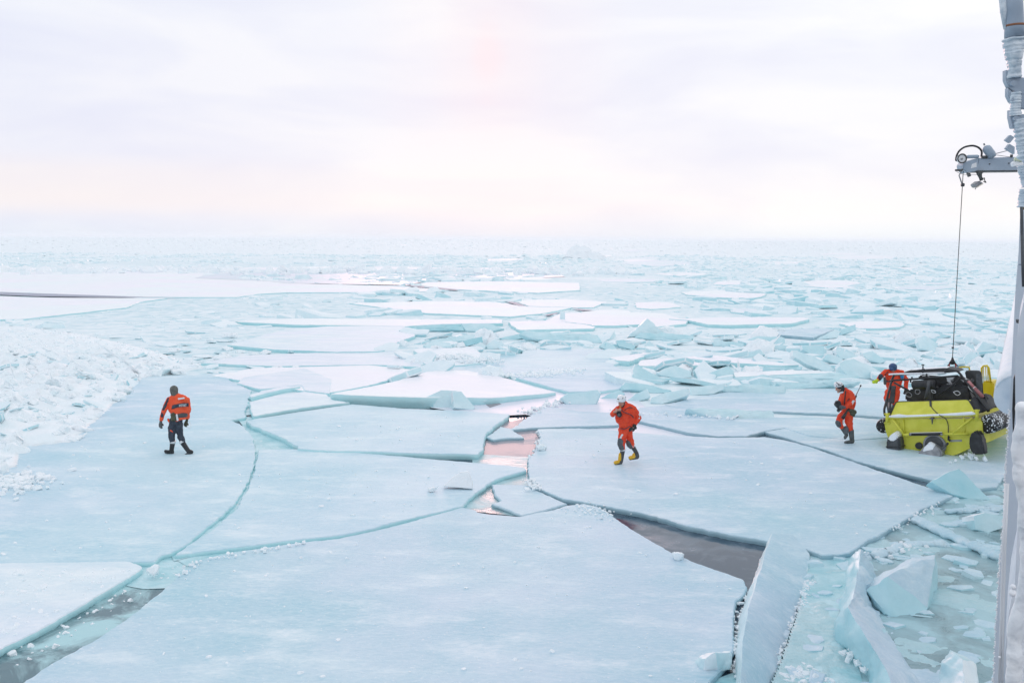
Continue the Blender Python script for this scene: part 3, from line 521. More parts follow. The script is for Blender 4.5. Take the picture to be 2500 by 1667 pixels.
# long tilted plank, bottom right
solid('long tilted plank of ice with snowy left rim at the bottom right',
      [r6(742, 603, .30), r6(872, 618, .16), r6(992, 740, .10), r6(975, 840, .06), r6(930, 1000, .03), r6(880, 1200, 0.0), r6(800, 1420, -.02), r6(720, 1800, -.02), r6(530, 1800, .62), r6(545, 1500, .58), r6(555, 1300, .52), r6(575, 1170, .48), r6(605, 1030, .44), r6(650, 900, .40), r6(690, 770, .36),
       r6(742, 640, .0), r6(500, 1900, .05), r6(505, 1500, .0), r6(510, 1350, .0), r6(520, 1220, .0), r6(560, 1060, .0), r6(610, 940, .0), r6(665, 800, .0), r6(900, 1300, -.4)],
      [(0, 1, 2, 3, 14), (14, 3, 4, 13), (13, 4, 12), (12, 4, 5, 11), (11, 5, 6, 10), (10, 6, 9), (9, 6, 7, 8),
       (0, 14, 22, 15), (14, 13, 21, 22), (13, 12, 20, 21), (12, 11, 19, 20), (11, 10, 18, 19), (10, 9, 17, 18), (9, 8, 16, 17),
       (15, 1, 0), (15, 23, 2, 1), (23, 3, 2), (23, 4, 3), (23, 5, 4), (23, 6, 5), (23, 7, 6), (23, 16, 8, 7), (23, 17, 16), (23, 18, 17), (23, 19, 18), (23, 20, 19), (23, 21, 20), (23, 22, 21), (23, 15, 22)],
      set(range(7)), tint=.25, mats=[M_BSIDE, M_LAV], amp=.018)
# ridge slab
solid('sharp ridged slab rising from turquoise slush, left of the upright triangle',
      [r6(1310, 715, .34), r6(1300, 800, .42), r6(1270, 980, .55), r6(1228, 1090, .62), r6(1330, 1250, .60), r6(1410, 1370, .55), r6(1490, 1520, .5), r6(1560, 1760, .45),
       r6(1235, 770, .0), r6(1195, 1000, .0), r6(1135, 1190, .02), r6(1150, 1300, .0), r6(1250, 1420, .0), r6(1340, 1520, .0), r6(1380, 1800, .0),
       r6(1370, 740, .0), r6(1425, 905, .0), r6(1400, 1080, .0), r6(1470, 1200, .0), r6(1590, 1400, .0), r6(1700, 1570, .0), r6(1800, 1800, .0)],
      [(0, 8, 1), (1, 8, 9, 2), (2, 9, 10, 3), (3, 10, 11, 4), (4, 11, 12, 5), (5, 12, 13, 6), (6, 13, 14, 7),
       (0, 1, 15), (1, 2, 16, 15), (2, 3, 17, 16), (3, 4, 18, 17), (4, 5, 19, 18), (5, 6, 20, 19), (6, 7, 21, 20),
       (0, 15, 8), (7, 14, 21), (8, 15, 16, 9), (9, 16, 17, 10), (10, 17, 18, 11), (11, 18, 19, 12), (12, 19, 20, 13), (13, 20, 21, 14)],
      set(range(7, 14)), tint=.75, mats=[M_BSIDE, M_LAV], amp=.035)
# upright triangular slab
tw = []
solid('upright triangular slab with turquoise base beside the ship',
      [r6(1785, 768, .62), r6(1640, 802, .60), r6(1480, 888, .52), r6(1345, 975, .30), r6(1740, 1090, .05), r6(1690, 1175, 0), r6(1500, 1150, 0), r6(1390, 1090, 0),
       r6(1790, 745, .35), r6(1640, 760, .30), r6(1480, 850, .25), r6(1350, 940, .05), r6(1790, 1020, -.1), r6(1600, 1000, -.1)],
      [(0, 1, 2, 4), (2, 6, 5, 4), (2, 3, 7, 6), (0, 8, 9, 1), (1, 9, 10, 2), (2, 10, 11, 3), (0, 4, 12, 8), (4, 5, 12), (5, 6, 13, 12), (6, 7, 13), (3, 11, 13, 7), (8, 12, 13, 9), (9, 13, 10), (10, 13, 11)],
      {0, 3, 4, 5}, tint=.7, mats=[M_BSIDE, M_LAV], amp=.03)
solid('glassy lump of ice with a white crest at the bottom right corner',
      [r6(1830, 1440, .25), r6(1900, 1380, .35), r6(1960, 1420, .40), r6(1975, 1500, .38), r6(1960, 1800, .3), r6(1790, 1560, .0), r6(1780, 1800, 0), r6(2060, 1440, .0), r6(2080, 1800, 0), r6(1880, 1350, 0)],
      [(0, 1, 2, 3), (0, 3, 4, 5), (5, 4, 6), (2, 7, 8, 3), (3, 8, 4), (0, 5, 9), (0, 9, 1), (1, 9, 7, 2), (4, 8, 6), (5, 6, 8, 7), (5, 7, 9)],
      {3, 4}, tint=.4, mats=[M_BSIDE, M_BTOP])
solid('snow dusted chunk at the foot of the long tilted plank',
      [r6(250, 1450, .05), r6(320, 1410, .30), r6(380, 1375, .38), r6(470, 1375, .34), r6(475, 1470, .12), r6(400, 1500, .05), r6(310, 1500, .05), r6(470, 1390, .0), r6(260, 1420, .0)],
      [(1, 6, 5, 2), (2, 5, 4, 3), (0, 6, 1), (0, 1, 8), (1, 2, 8), (2, 3, 7, 8), (3, 4, 7), (4, 5, 6, 0, 8, 7)], {0, 4}, tint=.2, mats=[M_BSIDE, M_LUMP], name='ice_block', cat='ice block')
def bar(label, pts, r=.09, z=.06):
    W = [G(p[0], p[1], z) for p in pts]; W = refine(W+[], 9, 0, 1)[:len(W)]
    bm = bmesh.new(); K = 10; rings = []
    path = []
    for i in range(len(W)-1):
        for s in range(16): path.append(W[i].lerp(W[i+1], s/16)+Vector((.03*noise.noise(W[i]*2+Vector((s*.4, 0, 0))), .04*noise.noise(W[i]*3+Vector((0, s*.4, 0))), 0)))
    path.append(W[-1])
    for i, p in enumerate(path):
        q = path[min(i+1, len(path)-1)]-path[max(i-1, 0)]; q.z = 0; q.normalize(); nn = Vector((-q.y, q.x, 0))
        rr = r*(.85+.5*noise.noise(p*2.5)+.3*noise.noise(p*6))*(0.4 if i in (0, len(path)-1) else 1)
        rings.append([bm.verts.new(p+nn*math.cos(t)*rr*1.5+Vector((0, 0, math.sin(t)*rr*.8))+Vector((.02*noise.noise(p*9+Vector((t*2, 0, 0))), 0, .04*noise.noise(p*7+Vector((t, 0, 0)))))) for t in [k*2*math.pi/K for k in range(K)]])
    for i in range(len(rings)-1):
        for k in range(K): bm.faces.new((rings[i][k], rings[i][(k+1) % K], rings[i+1][(k+1) % K], rings[i+1][k]))
    bm.faces.new(rings[0]); bm.faces.new(rings[-1][::-1])
    o = bm_obj('ice_bar', bm, [M_BARE]); return tag(o, label, 'ice bar')
bar('long narrow bar of ice crossing the slush toward the ship', [r6(1655, 520), r6(1800, 590), r6(2000, 680), r6(2210, 765)], .10, .08)
bar('short snowy bar of ice above the blunt block by the ship', [r6(1850, 475), r6(2000, 465), r6(2100, 455), r6(2195, 465)], .08, .06)
bar('curved snowy ridge of slush below the corner of the lavender floe', [r6(1380, 760), r6(1480, 740), r6(1560, 690), r6(1700, 680), r6(1850, 680)], .09, .04)

# ------------------------------------------------------------------ scattered broken ice
def block_lib(kind, k):
    rnd = random.Random(k*17+(0 if kind == 'slab' else 500)); bm = bmesh.new()
    if kind == 'slab':
        sx, sy, sz = 1, rnd.uniform(.45, .85), rnd.uniform(.16, .32)
        n = rnd.choice([4, 4, 5, 5, 6]); ring = []
        for i in range(n):
            t = 2*math.pi*(i+rnd.uniform(-.28, .28))/n; ring.append((math.cos(t)*sx, math.sin(t)*sy))
        for z, q in ((-sz/2, rnd.uniform(.8, .98)), (sz/2, 1)):
            for x, y in ring: bm.verts.new((x*q, y*q, z+x*rnd.uniform(-.05, .05)))
    else:
        for i in range(14):
            q = Vector((rnd.gauss(0, 1), rnd.gauss(0, 1), rnd.gauss(0, 1))).normalized()
            bm.verts.new((q.x*rnd.uniform(.7, 1), q.y*rnd.uniform(.6, .95), q.z*rnd.uniform(.4, .7)))
    bmesh.ops.convex_hull(bm, input=bm.verts)
    bmesh.ops.delete(bm, geom=[q for q in bm.verts if not q.link_faces], context='VERTS')
    bmesh.ops.dissolve_limit(bm, angle_limit=R(8), verts=bm.verts, edges=bm.edges)
    bmesh.ops.recalc_face_normals(bm, faces=bm.faces)
    for f in bm.faces: f.material_index = 0 if f.normal.z > .6 else 1
    bmesh.ops.bevel(bm, geom=bm.edges, offset=.045 if kind == 'slab' else .12, segments=2, affect='EDGES', profile=.6)
    bmesh.ops.triangulate(bm, faces=bm.faces)
    bmesh.ops.subdivide_edges(bm, edges=[e_ for e_ in bm.edges if e_.calc_length() > .35], cuts=3, use_grid_fill=True)
    bmesh.ops.triangulate(bm, faces=bm.faces)
    am = .035 if kind == 'slab' else .13
    for q in bm.verts: q.co += q.normal*am*(noise.noise(q.co*2.2+Vector((k, 0, 0)))*1.3+noise.noise(q.co*6+Vector((0, k, 0)))*.8+noise.noise(q.co*15)*.35)
    tl = bm.faces.layers.float.new('tint'); tv = rnd.uniform(.1, .8)
    for f in bm.faces: f[tl] = tv if f.material_index else tv*.5
    me = bpy.data.meshes.new('ice_block'); bm.to_mesh(me); bm.free()
    for m in ([M_BTOP, M_BSIDE] if kind == 'slab' else [M_LUMP, M_LUMP]): me.materials.append(m)
    me.polygons.foreach_set('use_smooth', [True]*len(me.polygons))
    try: me.set_sharp_from_angle(angle=R(38))
    except Exception: pass
    return me
LIBS = [block_lib('slab', k) for k in range(14)]; LIBL = [block_lib('lump', k) for k in range(10)]
def inpoly(X, Y, poly):
    ins = np.zeros(len(X), bool); n = len(poly); j = n-1
    for i in range(n):
        xi, yi = poly[i]; xj, yj = poly[j]
        cnd = ((yi > Y) != (yj > Y)) & (X < (xj-xi)*(Y-yi)/((yj-yi) if yj != yi else 1e-9)+xi)
        ins ^= cnd; j = i
    return ins
def in_floes(X, Y, grow=1.0):
    r_ = np.zeros(len(X), bool)
    for f in FLOES:
        x0, y0 = f.min(0); x1, y1 = f.max(0); k = (X > x0) & (X < x1) & (Y > y0) & (Y < y1)
        if k.any(): idx = np.where(k)[0]; r_[idx] |= inpoly(X[idx], Y[idx], f)
    return r_
def pixels(X, Y, Z=0.1):
    q = np.stack([X, Y, np.full_like(X, Z-H)], 1); Fw = np.array(FWD); Rt = np.array(RT); Uv = np.array(UP)
    dd = q@Fw; return 1250+F*(q@Rt)/dd, 833.5-F*(q@Uv)/dd
# sample in the picture's field of view, evenly over the ground
def sample(n, y0, y1, half=0.60, pw=1.0):
    t = RNG.random(n)
    if pw == 1.0: Y = np.sqrt(y0**2+t*(y1**2-y0**2))
    elif pw == 1.5: Y = (y0**1.3+t*(y1**1.3-y0**1.3))**(1/1.3)
    else: Y = y0*(y1/y0)**t
    X = (RNG.random(n)*2-1)*(half*Y); return X, Y
def low_zone(px, py):      # the quieter, snowier left part of the field
    return (px < 900-(py-600)*0.2) & (py > 640)
film_zone = np.array([(p.x, p.y) for p in [G(*q, 0) for q in [a(950, 895), a(1200, 905), a(1800, 870), a(2300, 850), a(2330, 1000), a(1600, 1060), a(1200, 1010), a(950, 990)]]])
def keep(X, Y):
    px, py = pixels(X, Y)
    k = ~in_floes(X, Y) & (Y > np.interp(X, fx, fy)+1.0) & ~inpoly(X, Y, film_zone) & (px > -120) & (px < 2620)
    return k, px, py
PILE = V_([(-500, 1150), (-60, 1125), (0, 1085), (45, 1070), (50, 1028), (165, 1016), (225, 965), (290, 905), (330, 868), (420, 850), (470, 842), (330, 800), (200, 770), (60, 752), (-500, 745)])
PW = [G(p[0], p[1], .1) for p in PILE]; PA = np.array([(p.x, p.y) for p in PW])
# individual near blocks
X, Y = sample(3000, 30, 75, .62); k, px, py = keep(X, Y); X, Y, px, py = X[k], Y[k], px[k], py[k]
order = np.argsort(Y+RNG.random(len(Y))*14); cnt = 0; placed = []
for i in order:
    x, y = float(X[i]), float(Y[i]); low = bool(low_zone(px[i], py[i]))
    if inpoly(np.array([x]), np.array([y]), PA)[0] or py[i] > 925: continue          # the pile has its own blocks
    sz = random.uniform(.45, 1.0)*(0.55 if low else 1)*(1+(y-35)/90)
    if any((x-q[0])**2+(y-q[1])**2 < (sz*.8+q[2]*.8)**2 for q in placed): continue
    if any((x-q[0])**2+(y-q[1])**2 < (sz*.5+q[2]*.55)**2 for q in SLABS): continue
    placed.append((x, y, sz)); me = random.choice(LIBL if random.random() < (.6 if low else .22) else LIBS)
    o = bpy.data.objects.new('ice_block', me); COL.objects.link(o)
    tl = R(random.gauss(0, 8 if low else 17)); t2 = R(random.gauss(0, 6 if low else 12))
    o.location = (x, y, 0.05+.10*sz*(0.5+abs(tl)*2)); o.scale = (sz*random.uniform(.8, 1.3), sz*random.uniform(.7, 1.1), sz*random.uniform(.7, 1.3)*(.6 if low else 1))
    o.rotation_euler = (tl, t2, random.uniform(-.9, .9) if random.random() < .7 else random.uniform(0, 6.28))
    if low: tag(o, 'small pale block of broken ice half sunk in the snowy field at mid left', 'ice block', 'pale blocks in the snowy field at mid left')
    else:
        pq = px[i]; wh = ('in the middle hollow left of the pyramid block' if pq < 1480 else 'between the pyramid block and the stooping man' if pq < 2020 else 'behind the blue capped man, left of the lifting wire' if pq < 2325 else 'between the lifting wire and the ship')
        tag(o, 'turquoise block of broken ice '+wh, 'ice block', 'jumbled ice blocks '+wh)
    cnt += 1
    if cnt >= 150: break
placed_arr = np.array(placed)

def stuff(name, X, Y, S, flat, tilt, zoff, mats, label, cat, seed=1, sides=(4, 6), tintr=(.0, .9), pale=None, Z=None):
    rg = np.random.default_rng(seed); V=[]; Fc=[]; MI=[]; TT=[]; base = 0
    for i in range(len(X)):
        n = int(rg.integers(sides[0], sides[1]+1)); t = (np.arange(n)+rg.uniform(-.3, .3, n))*2*math.pi/n
        s = S[i]; th = s*rg.uniform(*flat); rx = np.cos(t)*s*rg.uniform(.7, 1.25); ry = np.sin(t)*s*rg.uniform(.5, .9)
        q = rg.uniform(.6, 1.0)
        hz_ = rg.uniform(.6, 1.25, n); qq = q+(1-q)*.45+.08
        top = np.stack([rx*q*.9, ry*q*.9, np.full(n, th/2)*hz_], 1); bot = np.stack([rx, ry, np.full(n, -th)], 1)
        midr = np.stack([rx*qq, ry*qq, np.full(n, th*.28)*hz_], 1); pts = np.concatenate([top, midr, bot]); az = rg.uniform(0, 6.28); ta = rg.normal(0, tilt); tb = rg.normal(0, tilt)
        ca, sa = math.cos(az), math.sin(az); Rz = np.array([[ca, -sa, 0], [sa, ca, 0], [0, 0, 1]])
        Rx = np.array([[1, 0, 0], [0, math.cos(ta), -math.sin(ta)], [0, math.sin(ta), math.cos(ta)]]); Ry = np.array([[math.cos(tb), 0, math.sin(tb)], [0, 1, 0], [-math.sin(tb), 0, math.cos(tb)]])
        pts = pts@(Rx@Ry@Rz).T if False else pts@Rz.T@Rx.T@Ry.T
        z = (Z[i] if Z is not None else 0)+zoff*s
        pts += np.array([X[i], Y[i], z]); V.append(pts)
        tv = rg.uniform(*tintr) if pale is None else rg.uniform(*tintr)*(1-pale[i])
        Fc.append(tuple(range(base, base+n))); MI.append(0); TT.append(tv*.5)
        for j in range(n):
            j2 = (j+1) % n
            Fc.append((base+n+j, base+n+j2, base+j2, base+j)); MI.append(0); TT.append(tv*.6)
            Fc.append((base+2*n+j, base+2*n+j2, base+n+j2, base+n+j)); MI.append(1); TT.append(tv)
        Fc.append(tuple(range(base+3*n-1, base+2*n-1, -1))); MI.append(1); TT.append(tv)
        base += 3*n
    V = np.concatenate(V)
    o = mesh_obj(name, V.tolist(), Fc, mats, mi=MI, tint=TT); return tag(o, label, cat, kind='stuff')
# low snow covered floes lying among the far rubble
for i in range(26):
    for _ in range(30):
        sx, sy = random.uniform(1150, 2420), 612+190*random.random()**1.3
        cpt = G(sx, sy, .13)
        if not in_floes(np.array([cpt.x]), np.array([cpt.y]))[0] and not in_floes(np.array([cpt.x+6]), np.array([cpt.y]))[0]: break
    w_ = random.uniform(28, 95); h_ = w_*random.uniform(.045, .09)*(1+(sy-612)/200); ph = random.uniform(0, 6)
    pts = [(sx+w_*math.cos(t+ph*.1)*random.uniform(.75, 1.1), sy+h_*math.sin(t+ph*.1)*random.uniform(.75, 1.1)) for t in [k_*2*math.pi/9 for k_ in range(9)]]
    wh = 'in the far rubble left of the pyramid block' if sx < 1560 else 'in the far rubble between the pyramid block and the lifting wire' if sx < 2330 else 'in the far rubble near the ship'
    floe('low snow covered floe '+wh, pts, z=.10+.1*random.random(), m=M_SNOW if random.random() < .65 else M_FROST, side=.5, group='low snowy floes '+wh)
def patch_n(X, Y, f=.045): return np.array([noise.noise(Vector((x*f, y*f*.55, 11)))+.5*noise.noise(Vector((x*f*2.6, y*f*1.5, 4))) for x, y in zip(X, Y)])
# the field beyond
X, Y = sample(32000, 40, 330, .60, 1.5); k, px, py = keep(X, Y)
if len(placed_arr):
    dmin = np.array([np.min((placed_arr[:, 0]-x)**2+(placed_arr[:, 1]-y)**2) for x, y in zip(X, Y)]); k &= (dmin > .8)
lo = low_zone(px, py); k &= ~inpoly(X, Y, PA); k &= ~((patch_n(X, Y, .03) < np.where(px < 1500, -.1, -.35)) & (RNG.random(len(X)) < .8))
X, Y, lo, px = X[k], Y[k], lo[k], px[k]
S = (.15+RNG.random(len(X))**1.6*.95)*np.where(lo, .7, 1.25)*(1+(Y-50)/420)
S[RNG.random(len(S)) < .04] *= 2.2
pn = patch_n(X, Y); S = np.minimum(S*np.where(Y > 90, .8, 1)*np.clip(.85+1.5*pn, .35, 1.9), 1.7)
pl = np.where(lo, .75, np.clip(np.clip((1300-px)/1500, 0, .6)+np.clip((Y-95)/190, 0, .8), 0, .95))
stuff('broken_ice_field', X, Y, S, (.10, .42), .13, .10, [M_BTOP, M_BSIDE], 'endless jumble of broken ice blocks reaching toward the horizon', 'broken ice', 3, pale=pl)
X, Y = sample(15000, 280, 3500, .60, 2); k, px, py = keep(X, Y); X, Y, px = X[k], Y[k], px[k]
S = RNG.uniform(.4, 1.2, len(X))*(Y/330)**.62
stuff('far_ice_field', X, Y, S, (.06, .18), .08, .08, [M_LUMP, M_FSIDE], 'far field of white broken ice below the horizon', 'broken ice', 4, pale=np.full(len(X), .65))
# bright pressure ridge on the far left
X = RNG.uniform(-250, 20, 900); Y = 165+RNG.normal(0, 5, 900)+X*.05
S = RNG.uniform(.4, 1.4, 900)
stuff('pressure_ridge', X, Y, S, (.4, .9), .4, .3, [M_LUMP, M_LUMP], 'bright ridge of heaped ice lumps beyond the vast white floe', 'ice ridge', 5, tintr=(0, .4))

# left pile
def pile_h(x, y, e_=None):
    n_ = noise.noise(Vector((x*.28, y*.28, 2.0)))*.5+noise.noise(Vector((x*.9, y*.9, 6)))*.35
    return n_
def pdist(X, Y):
    D = np.full(len(X), 1e9)
    for i in range(len(PA)):
        p, q = PA[i], PA[(i+1) % len(PA)]; dv = q-p; L2 = (dv**2).sum()
        t = np.clip(((X-p[0])*dv[0]+(Y-p[1])*dv[1])/L2, 0, 1); D = np.minimum(D, np.hypot(X-p[0]-t*dv[0], Y-p[1]-t*dv[1]))
    return D
nx, ny = 230, 220; gx = np.linspace(-32, -6, nx); gy = np.linspace(18, 72, ny); GX, GY = np.meshgrid(gx, gy)
ins = inpoly(GX.ravel(), GY.ravel(), PA); D = pdist(GX.ravel(), GY.ravel()); vs = []
for x, y, i_, dd in zip(GX.ravel(), GY.ravel(), ins, D):
    env = min(1, dd/2.2) if i_ else 0
    dec = 1/(1+max(0, y-38)/14)
    rg_ = 1-abs(noise.noise(Vector((x*.75, y*.75, 1))))*2
    cel = noise.cell(Vector((x*2.1, y*2.1, 0)))
    hgt = (.12+.42*dec*env*(0.75+pile_h(x, y))+.20*env*dec*rg_+.12*env*cel*dec+.07*env*noise.noise(Vector((x*4, y*4, 9)))) if i_ else -.3
    vs.append((x, y, max(hgt, .02) if i_ else -.3))
fs = []
for j in range(ny-1):
    for i in range(nx-1):
        k_ = j*nx+i
        if ins[k_] or ins[k_+1] or ins[k_+nx] or ins[k_+nx+1]: fs.append((k_, k_+1, k_+nx+1, k_+nx))
mound = mesh_obj('snow_mound', vs, fs, M_LUMP, smooth=True, tint=[.25]*len(fs)); mound['kind'] = 'structure'
from mathutils.bvhtree import BVHTree
BV = BVHTree.FromPolygons([Vector(q) for q in vs], fs)
def ground_at(x, y):
    h_ = BV.ray_cast(Vector((x, y, 5)), Vector((0, 0, -1))); return h_[0].z if h_[0] else .12
X = RNG.uniform(-30, -6, 6000); Y = RNG.uniform(19, 62, 6000); k = inpoly(X, Y, PA); X, Y = X[k], Y[k]
px, py = pixels(X, Y); k = (px > -60); X, Y = X[k], Y[k]
oo = np.argsort(Y); pl_ = []
for i in oo:
    x, y = float(X[i]), float(Y[i]); sz = random.uniform(.16, .62)
    if any((x-q[0])**2+(y-q[1])**2 < (sz*.75+q[2]*.75)**2 for q in pl_): continue
    pl_.append((x, y, sz))
    o = bpy.data.objects.new('ice_lump', random.choice(LIBL if random.random() < .7 else LIBS)); COL.objects.link(o)
    o.location = (x, y, ground_at(x, y)-sz*.05); o.scale = (sz*random.uniform(.8, 1.4), sz*random.uniform(.8, 1.2), sz*random.uniform(.6, 1.1))
    o.rotation_euler = (random.gauss(0, .35), random.gauss(0, .35), random.uniform(0, 6.28))
    wh = 'large' if sz > .42 else 'middling' if sz > .28 else 'small'; wy = 'in the front tip' if y < 28 else 'in the middle' if y < 36 else 'on the far side'
    tag(o, wh+' white lump of ice '+wy+' of the left rubble pile', 'ice lump', wh+' lumps '+wy+' of the left rubble pile')
    if len(pl_) >= 240: break
X, Y = X[::2], Y[::2]; S = RNG.uniform(.04, .15, len(X))
Zs = [ground_at(float(x), float(y)) for x, y in zip(X, Y)]
stuff('ice_rubble', X, Y, S, (.5, 1.0), .5, .2, [M_LUMP, M_LUMP], 'small crumbled ice filling the white rubble pile at the left', 'ice rubble', 8, tintr=(0, .5), Z=Zs)

# crumbs strewn over the floes, along cracks and ridges
CX = []; CY = []; CS = []; CZ = []
def crumbs(n, poly, z, s0, s1, cl=None):
    P_ = np.array([(q.x, q.y) for q in [G(p[0], p[1], z) for p in poly]]); x0, y0 = P_.min(0); x1, y1 = P_.max(0)
    X = RNG.uniform(x0, x1, n*3); Y = RNG.uniform(y0, y1, n*3); k = inpoly(X, Y, P_); X, Y = X[k][:n], Y[k][:n]
    CX.extend(X); CY.extend(Y); CS.extend(s0*(s1/s0)**(RNG.random(len(X))**2.2)); CZ.extend([z]*len(X))
def line_crumbs(n, pts, z, wd, s0, s1):
    W = [G(p[0], p[1], z) for p in pts]; ls = [(W[i+1]-W[i]).length for i in range(len(W)-1)]; tot = sum(ls)
    for _ in range(n):
        r_ = random.random()*tot; i = 0
        while r_ > ls[i] and i < len(ls)-1: r_ -= ls[i]; i += 1
        p = W[i].lerp(W[i+1], r_/ls[i]); CX.append(p.x+random.gauss(0, wd)); CY.append(p.y+random.gauss(0, wd)); CS.append(random.uniform(s0, s1)); CZ.append(z)
crumbs(260, V_([(60, 1560), (420, 1330), (800, 1240), (1060, 1180), (1370, 1175), (1690, 1330), (1660, 1500), (1560, 1568), (900, 1568)]), .105, .008, .05)
crumbs(90, V_([(500, 1240), (600, 1060), (900, 1060), (1130, 1070), (1050, 1150), (760, 1220)]), .105, .01, .07)
crumbs(70, V_([(620, 960), (1090, 950), (1080, 1030), (700, 1025)]), .16, .01, .08)
crumbs(140, V_([(1250, 1000), (1750, 1015), (2150, 1135), (1900, 1260), (1400, 1150)]), .115, .01, .07)
crumbs(100, V_([(0, 1290), (0, 1120), (200, 1010), (540, 1000), (560, 1100), (400, 1250)]), .105, .01, .06)
crumbs(200, V_([(0, 1480), (0, 1310), (315, 1305), (180, 1390)]), .12, .01, .07)
crumbs(60, V_([(40, 1540), (20, 1500), (330, 1330), (420, 1290), (400, 1320)]), .015, .02, .10)
line_crumbs(80, V_([(1330, 1165), (1360, 1170), (1390, 1185)]), .115, .2, .01, .045)
line_crumbs(60, V_([(405, 1335), (440, 1297), (480, 1283), (560, 1268), (700, 1246)]), .14, .06, .015, .045)
line_crumbs(60, V_([(1225, 1125), (1215, 1100), (1235, 1120)]), .14, .1, .02, .06)
line_crumbs(150, V_([(1700, 1568), (1690, 1480), (1700, 1420), (1720, 1360)]), .06, .05, .01, .05)
line_crumbs(260, V_([(1795, 1550), (1820, 1450), (1838, 1380), (1850, 1330)]), .02, .07, .01, .05)
line_crumbs(70, V_([(1800, 1560), (1850, 1540), (1900, 1568)]), .02, .12, .02, .07)
line_crumbs(70, V_([(1945, 1490), (1990, 1540), (1960, 1450)]), .12, .06, .01, .06)
line_crumbs(60, V_([(2010, 1275), (2050, 1262), (2100, 1250)]), .05, .10, .02, .07)
line_crumbs(60, V_([(2040, 1215), (2090, 1190), (2160, 1155)]), .09, .08, .01, .04)
line_crumbs(70, V_([(1600, 950), (1700, 960), (1400, 945)]), .17, .2, .02, .06)
line_crumbs(220, [a(600, 540), a(750, 500), a(900, 520), a(1100, 560)], .30, .45, .03, .12)
line_crumbs(260, [a(1380, 690), a(1650, 680), a(1800, 660), a(2000, 640)], .17, .40, .03, .12)
line_crumbs(90, [a(1750, 930), a(1850, 930), a(1700, 985), a(1560, 1020), a(1480, 1060)], .12, .15, .02, .09)
line_crumbs(40, V_([(1240, 990), (1235, 1020), (1218, 1050)]), .11, .05, .01, .05)
line_crumbs(200, V_([(60, 1090), (20, 1120), (0, 1100)]), .14, .35, .02, .12)
stuff('ice_crumbs', np.array(CX), np.array(CY), np.array(CS), (.4, .9), .3, .15, [M_LUMP, M_LUMP], 'scattered crumbs of white ice on the floes and along the cracks', 'ice crumbs', 9, sides=(5, 7), tintr=(0, .4), Z=CZ)
for lb, (vx, vy), s_ in [('small white chunk left of the white fin shaped block', (990, 1125), .16), ('round white lump on the rim of the big foreground floe by dark water', (1558, 1279), .20),
                         ('chunk of ice at the left corner of the large lavender floe', (1240, 1030), .26), ('white chunk floating in the dark slush channel', (222, 1468), .15), ('flat snowy chunk resting by the crack at lower left', (355, 1312), .2)]:
    p = G(*v(vx, vy), .15); o = bpy.data.objects.new('ice_chunk', random.choice(LIBL)); COL.objects.link(o)
    o.location = (p.x, p.y, .17 if 'float' not in lb else .03); o.scale = (s_, s_*.9, s_*.9); o.rotation_euler = (.1, .2, random.uniform(0, 6)); tag(o, lb, 'ice chunk')

# lumpy slush and half sunken shards between the lavender floe, the plank and the ship
BR_ = np.array([(q.x, q.y) for q in [G(*p, 0) for p in V_([(1842, 1258), (1935, 1268), (2190, 1128), (2330, 1110), (2400, 1300), (2400, 1600), (1760, 1600), (1800, 1500), (1840, 1380)])]])
x0, y0 = BR_.min(0); x1, y1 = BR_.max(0); nx, ny = 200, 300; gx = np.linspace(x0, x1, nx); gy = np.linspace(y0, y1, ny); GX, GY = np.meshgrid(gx, gy); ins = inpoly(GX.ravel(), GY.ravel(), BR_)
vs = []
for x, y, i_ in zip(GX.ravel(), GY.ravel(), ins):
    px_, py_ = proj((x, y, 0)); left = max(0, min(1, (2080-px_)/180))
    h_ = noise.fractal(Vector((x*1.1, y*1.1, 4)), .9, 2.1, 5)*.055+noise.noise(Vector((x*.45, y*.45, 8)))*.05+noise.noise(Vector((x*7, y*7, 1)))*.008
    cell_ = noise.voronoi(Vector((x*1.6, y*1.6, 0)))[0]; h_ += .05*min(.6, cell_[1]-cell_[0])
    vs.append((x, y, (-.002+h_+.05*left) if i_ else -.2))
fs = [(j*nx+i, j*nx+i+1, (j+1)*nx+i+1, (j+1)*nx+i) for j in range(ny-1) for i in range(nx-1) if ins[j*nx+i]]
mesh_obj('brash_ice', vs, fs, ice_tint('slushy_brash', (0.66, 0.82, 0.85), (0.36, 0.62, 0.66), 0.35, 0.8, bscale=7), smooth=True, tint=[.55]*len(fs))['kind'] = 'structure'
X = RNG.uniform(x0, x1, 900); Y = RNG.uniform(y0, y1, 900); k = inpoly(X, Y, BR_); X, Y = X[k], Y[k]
stuff('brash_shards', X, Y, .03+RNG.random(len(X))**2.5*.30, (.10, .35), .10, .10, [M_BARE, M_BSIDE], 'half sunken shards of ice in the slush beside the ship', 'ice shards', 12, sides=(4, 7), tintr=(.2, .8))

